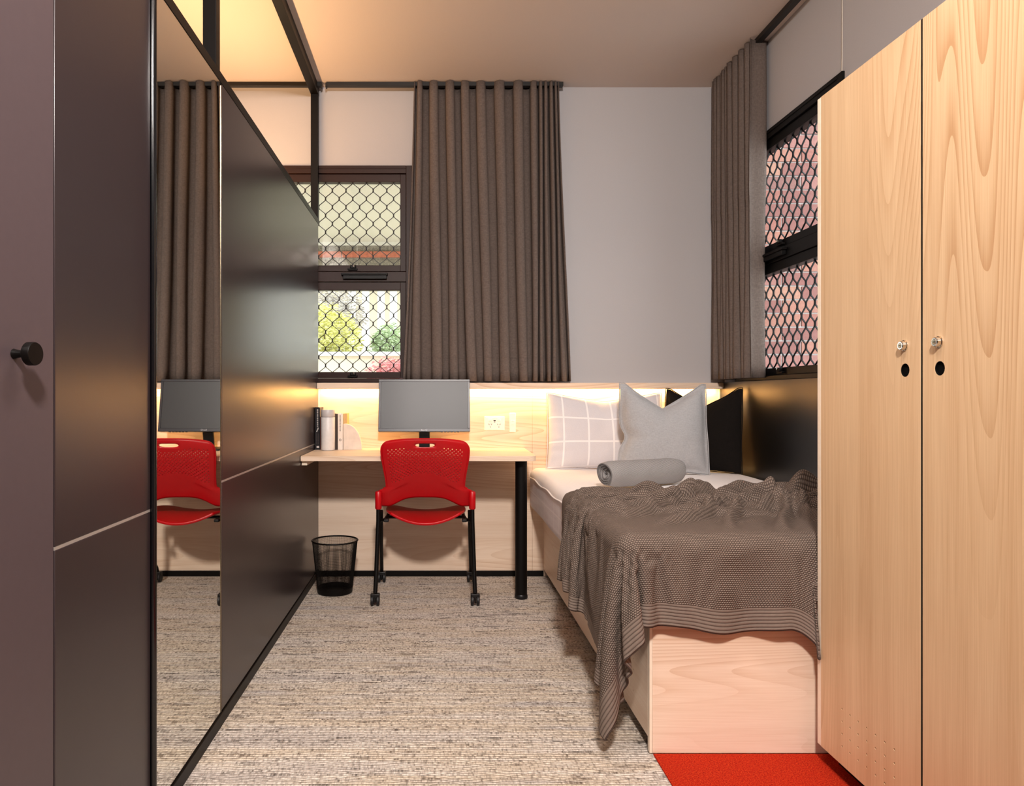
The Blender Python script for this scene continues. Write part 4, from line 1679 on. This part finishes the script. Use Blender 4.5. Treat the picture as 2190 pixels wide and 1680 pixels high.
# ------------------------------------------------------------------ outside the bed window: brick wing
bw = setting('wall_outside_brick', 'red brick wall of the next wing outside the bed window')
YBR = 4.49
box('mortar_bed', 1.81, 4.1, YBR + 0.006, YBR + 0.11, 0.2, 3.4, 'mortar', bw)
rbk = random.Random(2)
BRL, BRH = 0.240, 0.0853
bmeshes = []
for k in range(6):
    me = MB().box(-BRL / 2 + 0.005, BRL / 2 - 0.005, -0.012, 0.03, -BRH / 2 + 0.005, BRH / 2 - 0.005).mesh('brick')
    me.materials.append(M['brick_%d' % k])
    bmeshes.append(me)
z0 = 0.985
for rr in range(27):
    z = z0 + rr * BRH
    for c in range(9):
        x = 1.945 + c * BRL + (0.12 if rr % 2 else 0.0) - 0.035
        if x + BRL / 2 > 4.1:
            continue
        o = link('brick', bmeshes[rbk.randrange(6)], None, bw)
        o.location = (x, YBR + 0.006 + rbk.uniform(-0.002, 0.002), z)

# ------------------------------------------------------------------ outside the desk window: veranda and garden
struct(box('ground', -14, 12, 4.45, 40, -0.5, -0.4, 'garden_soil'), 'pale garden ground outside')
struct(box('terrace_ground', -9, 6, 8.7, 26, -0.399, 1.22, 'garden_soil'), 'raised garden bed behind a low retaining wall')
ver = thing('veranda_roof', 'cream veranda ceiling with a stone and terracotta edge outside the window', 'veranda')
box('ceiling_sheet', -5.5, 1.5, 4.30, 6.95, 2.50, 2.54, 'soffit_paint', ver)
box('edge_beam', -5.5, 1.5, 6.95, 7.10, 2.17, 2.49, 'mossy_stone', ver, 0.01)
box('cream_bead', -5.5, 1.5, 6.93, 6.95, 2.47, 2.50, 'soffit_paint', ver)
for k in range(22):
    box('terracotta_tile', -5.4 + k * 0.30, -5.4 + k * 0.30 + 0.292, 6.925, 6.952, 2.355, 2.412, 'terracotta', ver, 0.004)
for x in (-5.3, 1.3):
    box('pillar', x - 0.1, x + 0.1, 6.93, 7.1, -0.4, 2.17, 'soffit_paint', ver)

hs = thing('garden_house', 'cream house with white columns across the garden', 'house')
box('wall', -4.2, 2.6, 15.2, 18.0, 1.2, 4.0, 'house_cream', hs)
for x in (-1.62, -1.36, -1.06, -0.82, -0.45):
    b = MB()
    b.lathe([(0.11, 1.2), (0.11, 1.3), (0.075, 1.34), (0.07, 3.4), (0.10, 3.45), (0.10, 3.55)], 16, Matrix.Translation((x, 14.0, 0)))
    b.build('column', 'house_white', hs, smooth=True)
box('porch_beam', -4.2, 2.6, 13.8, 14.3, 3.55, 3.85, 'house_white', hs)
for x in (-2.4, -1.9, -0.2):
    wn = box('window', x - 0.22, x + 0.22, 15.15, 15.2, 2.0, 3.0, 'house_white', hs)
    box('pane', x - 0.18, x + 0.18, 15.13, 15.15, 2.04, 2.96, 'leaf_grey', wn)
b = MB()
b.prism([(-4.5, 3.85), (2.9, 3.85), (2.2, 5.2), (-3.8, 5.2)], 13.6, 18.2)
b.build('roof', 'house_roof', hs)

fc = thing('picket_fence', 'low white picket fence in the garden', 'fence')
box('rail', -3.0, 0.6, 10.02, 10.05, 1.62, 1.66, 'house_white', fc)
box('rail', -3.0, 0.6, 10.02, 10.05, 1.32, 1.36, 'house_white', fc)
pm = MB().prism([(-0.022, 0), (0.022, 0), (0.022, 0.58), (0.0, 0.62), (-0.022, 0.58)], -0.01, 0.01).mesh('picket')
pm.materials.append(M['house_white'])
for k in range(46):
    o = link('picket', pm, None, fc)
    o.location = (-2.98 + k * 0.078, 10.01, 1.22)

tw_ = thing('retaining_wall', 'long white capped retaining wall in the garden', 'garden wall')
box('cap', -9, 6, 8.62, 8.86, 1.50, 1.55, 'house_white', tw_, 0.005)
box('wall_body', -9, 6, 8.66, 8.70, -0.4, 1.50, 'house_cream', tw_)


def shrub(name, label, cat, mat, loc, rx, rz, n, leaf, seed, trunk=0.0, group=None):
    root = thing(name, label, cat, group, loc)
    rn = random.Random(seed)
    b = MB()
    for k in range(n):
        while True:
            p = Vector((rn.uniform(-1, 1), rn.uniform(-1, 1), rn.uniform(-1, 1)))
            if 0.25 < p.length < 1.0:
                break
        p = p * (0.8 + 0.25 * noise.noise(p * 2 + Vector((seed, 0, 0))))
        c = Vector((p.x * rx, p.y * rx, trunk + rz + p.z * rz))
        e = Matrix.Rotation(rn.uniform(0, 6.28), 3, 'Z') @ Matrix.Rotation(rn.uniform(0, 3.14), 3, 'X')
        s = leaf * rn.uniform(0.6, 1.2)
        q = [Vector((-s, 0, 0)), Vector((0, -s * 0.5, s * 0.15)), Vector((s, 0, 0)), Vector((0, s * 0.5, s * 0.15))]
        b.add([c + e @ v for v in q], [(0, 1, 2), (0, 2, 3)])
    fo = b.build('foliage', mat, root)
    fo['kind'] = 'stuff'
    b = MB()
    b.tube([(0, 0, 0), (0.02, 0.01, (trunk + rz) * 0.5), (0, 0, trunk + rz * 1.3)], [rx * 0.07, rx * 0.05, rx * 0.02], 8)
    b.build('trunk', 'bark', root, smooth=True)
    return root


shrub('yellow_tree', 'yellow green leafy tree outside the desk window', 'tree', 'leaf_yellow', (-1.45, 9.3, 1.22), 0.62, 0.52, 6000, 0.026, 1, 0.05)
shrub('bare_tree', 'grey brown bare crowned tree behind the yellow one', 'tree', 'leaf_grey', (-1.75, 12.2, 1.22), 0.75, 0.62, 5000, 0.028, 2, 0.55)
shrub('green_shrub', 'tall green shrub by the white columns', 'shrub', 'leaf_green', (-0.62, 9.5, 1.22), 0.36, 0.42, 3500, 0.024, 3)
shrub('green_shrub', 'low green shrub under the yellow tree', 'shrub', 'leaf_green', (-1.15, 9.0, 1.22), 0.30, 0.16, 1800, 0.022, 5)
shrub('flowering_shrub', 'red flowering shrub low outside the desk window', 'shrub', 'flower_red', (-0.52, 8.3, 1.02), 0.34, 0.24, 3000, 0.020, 4)
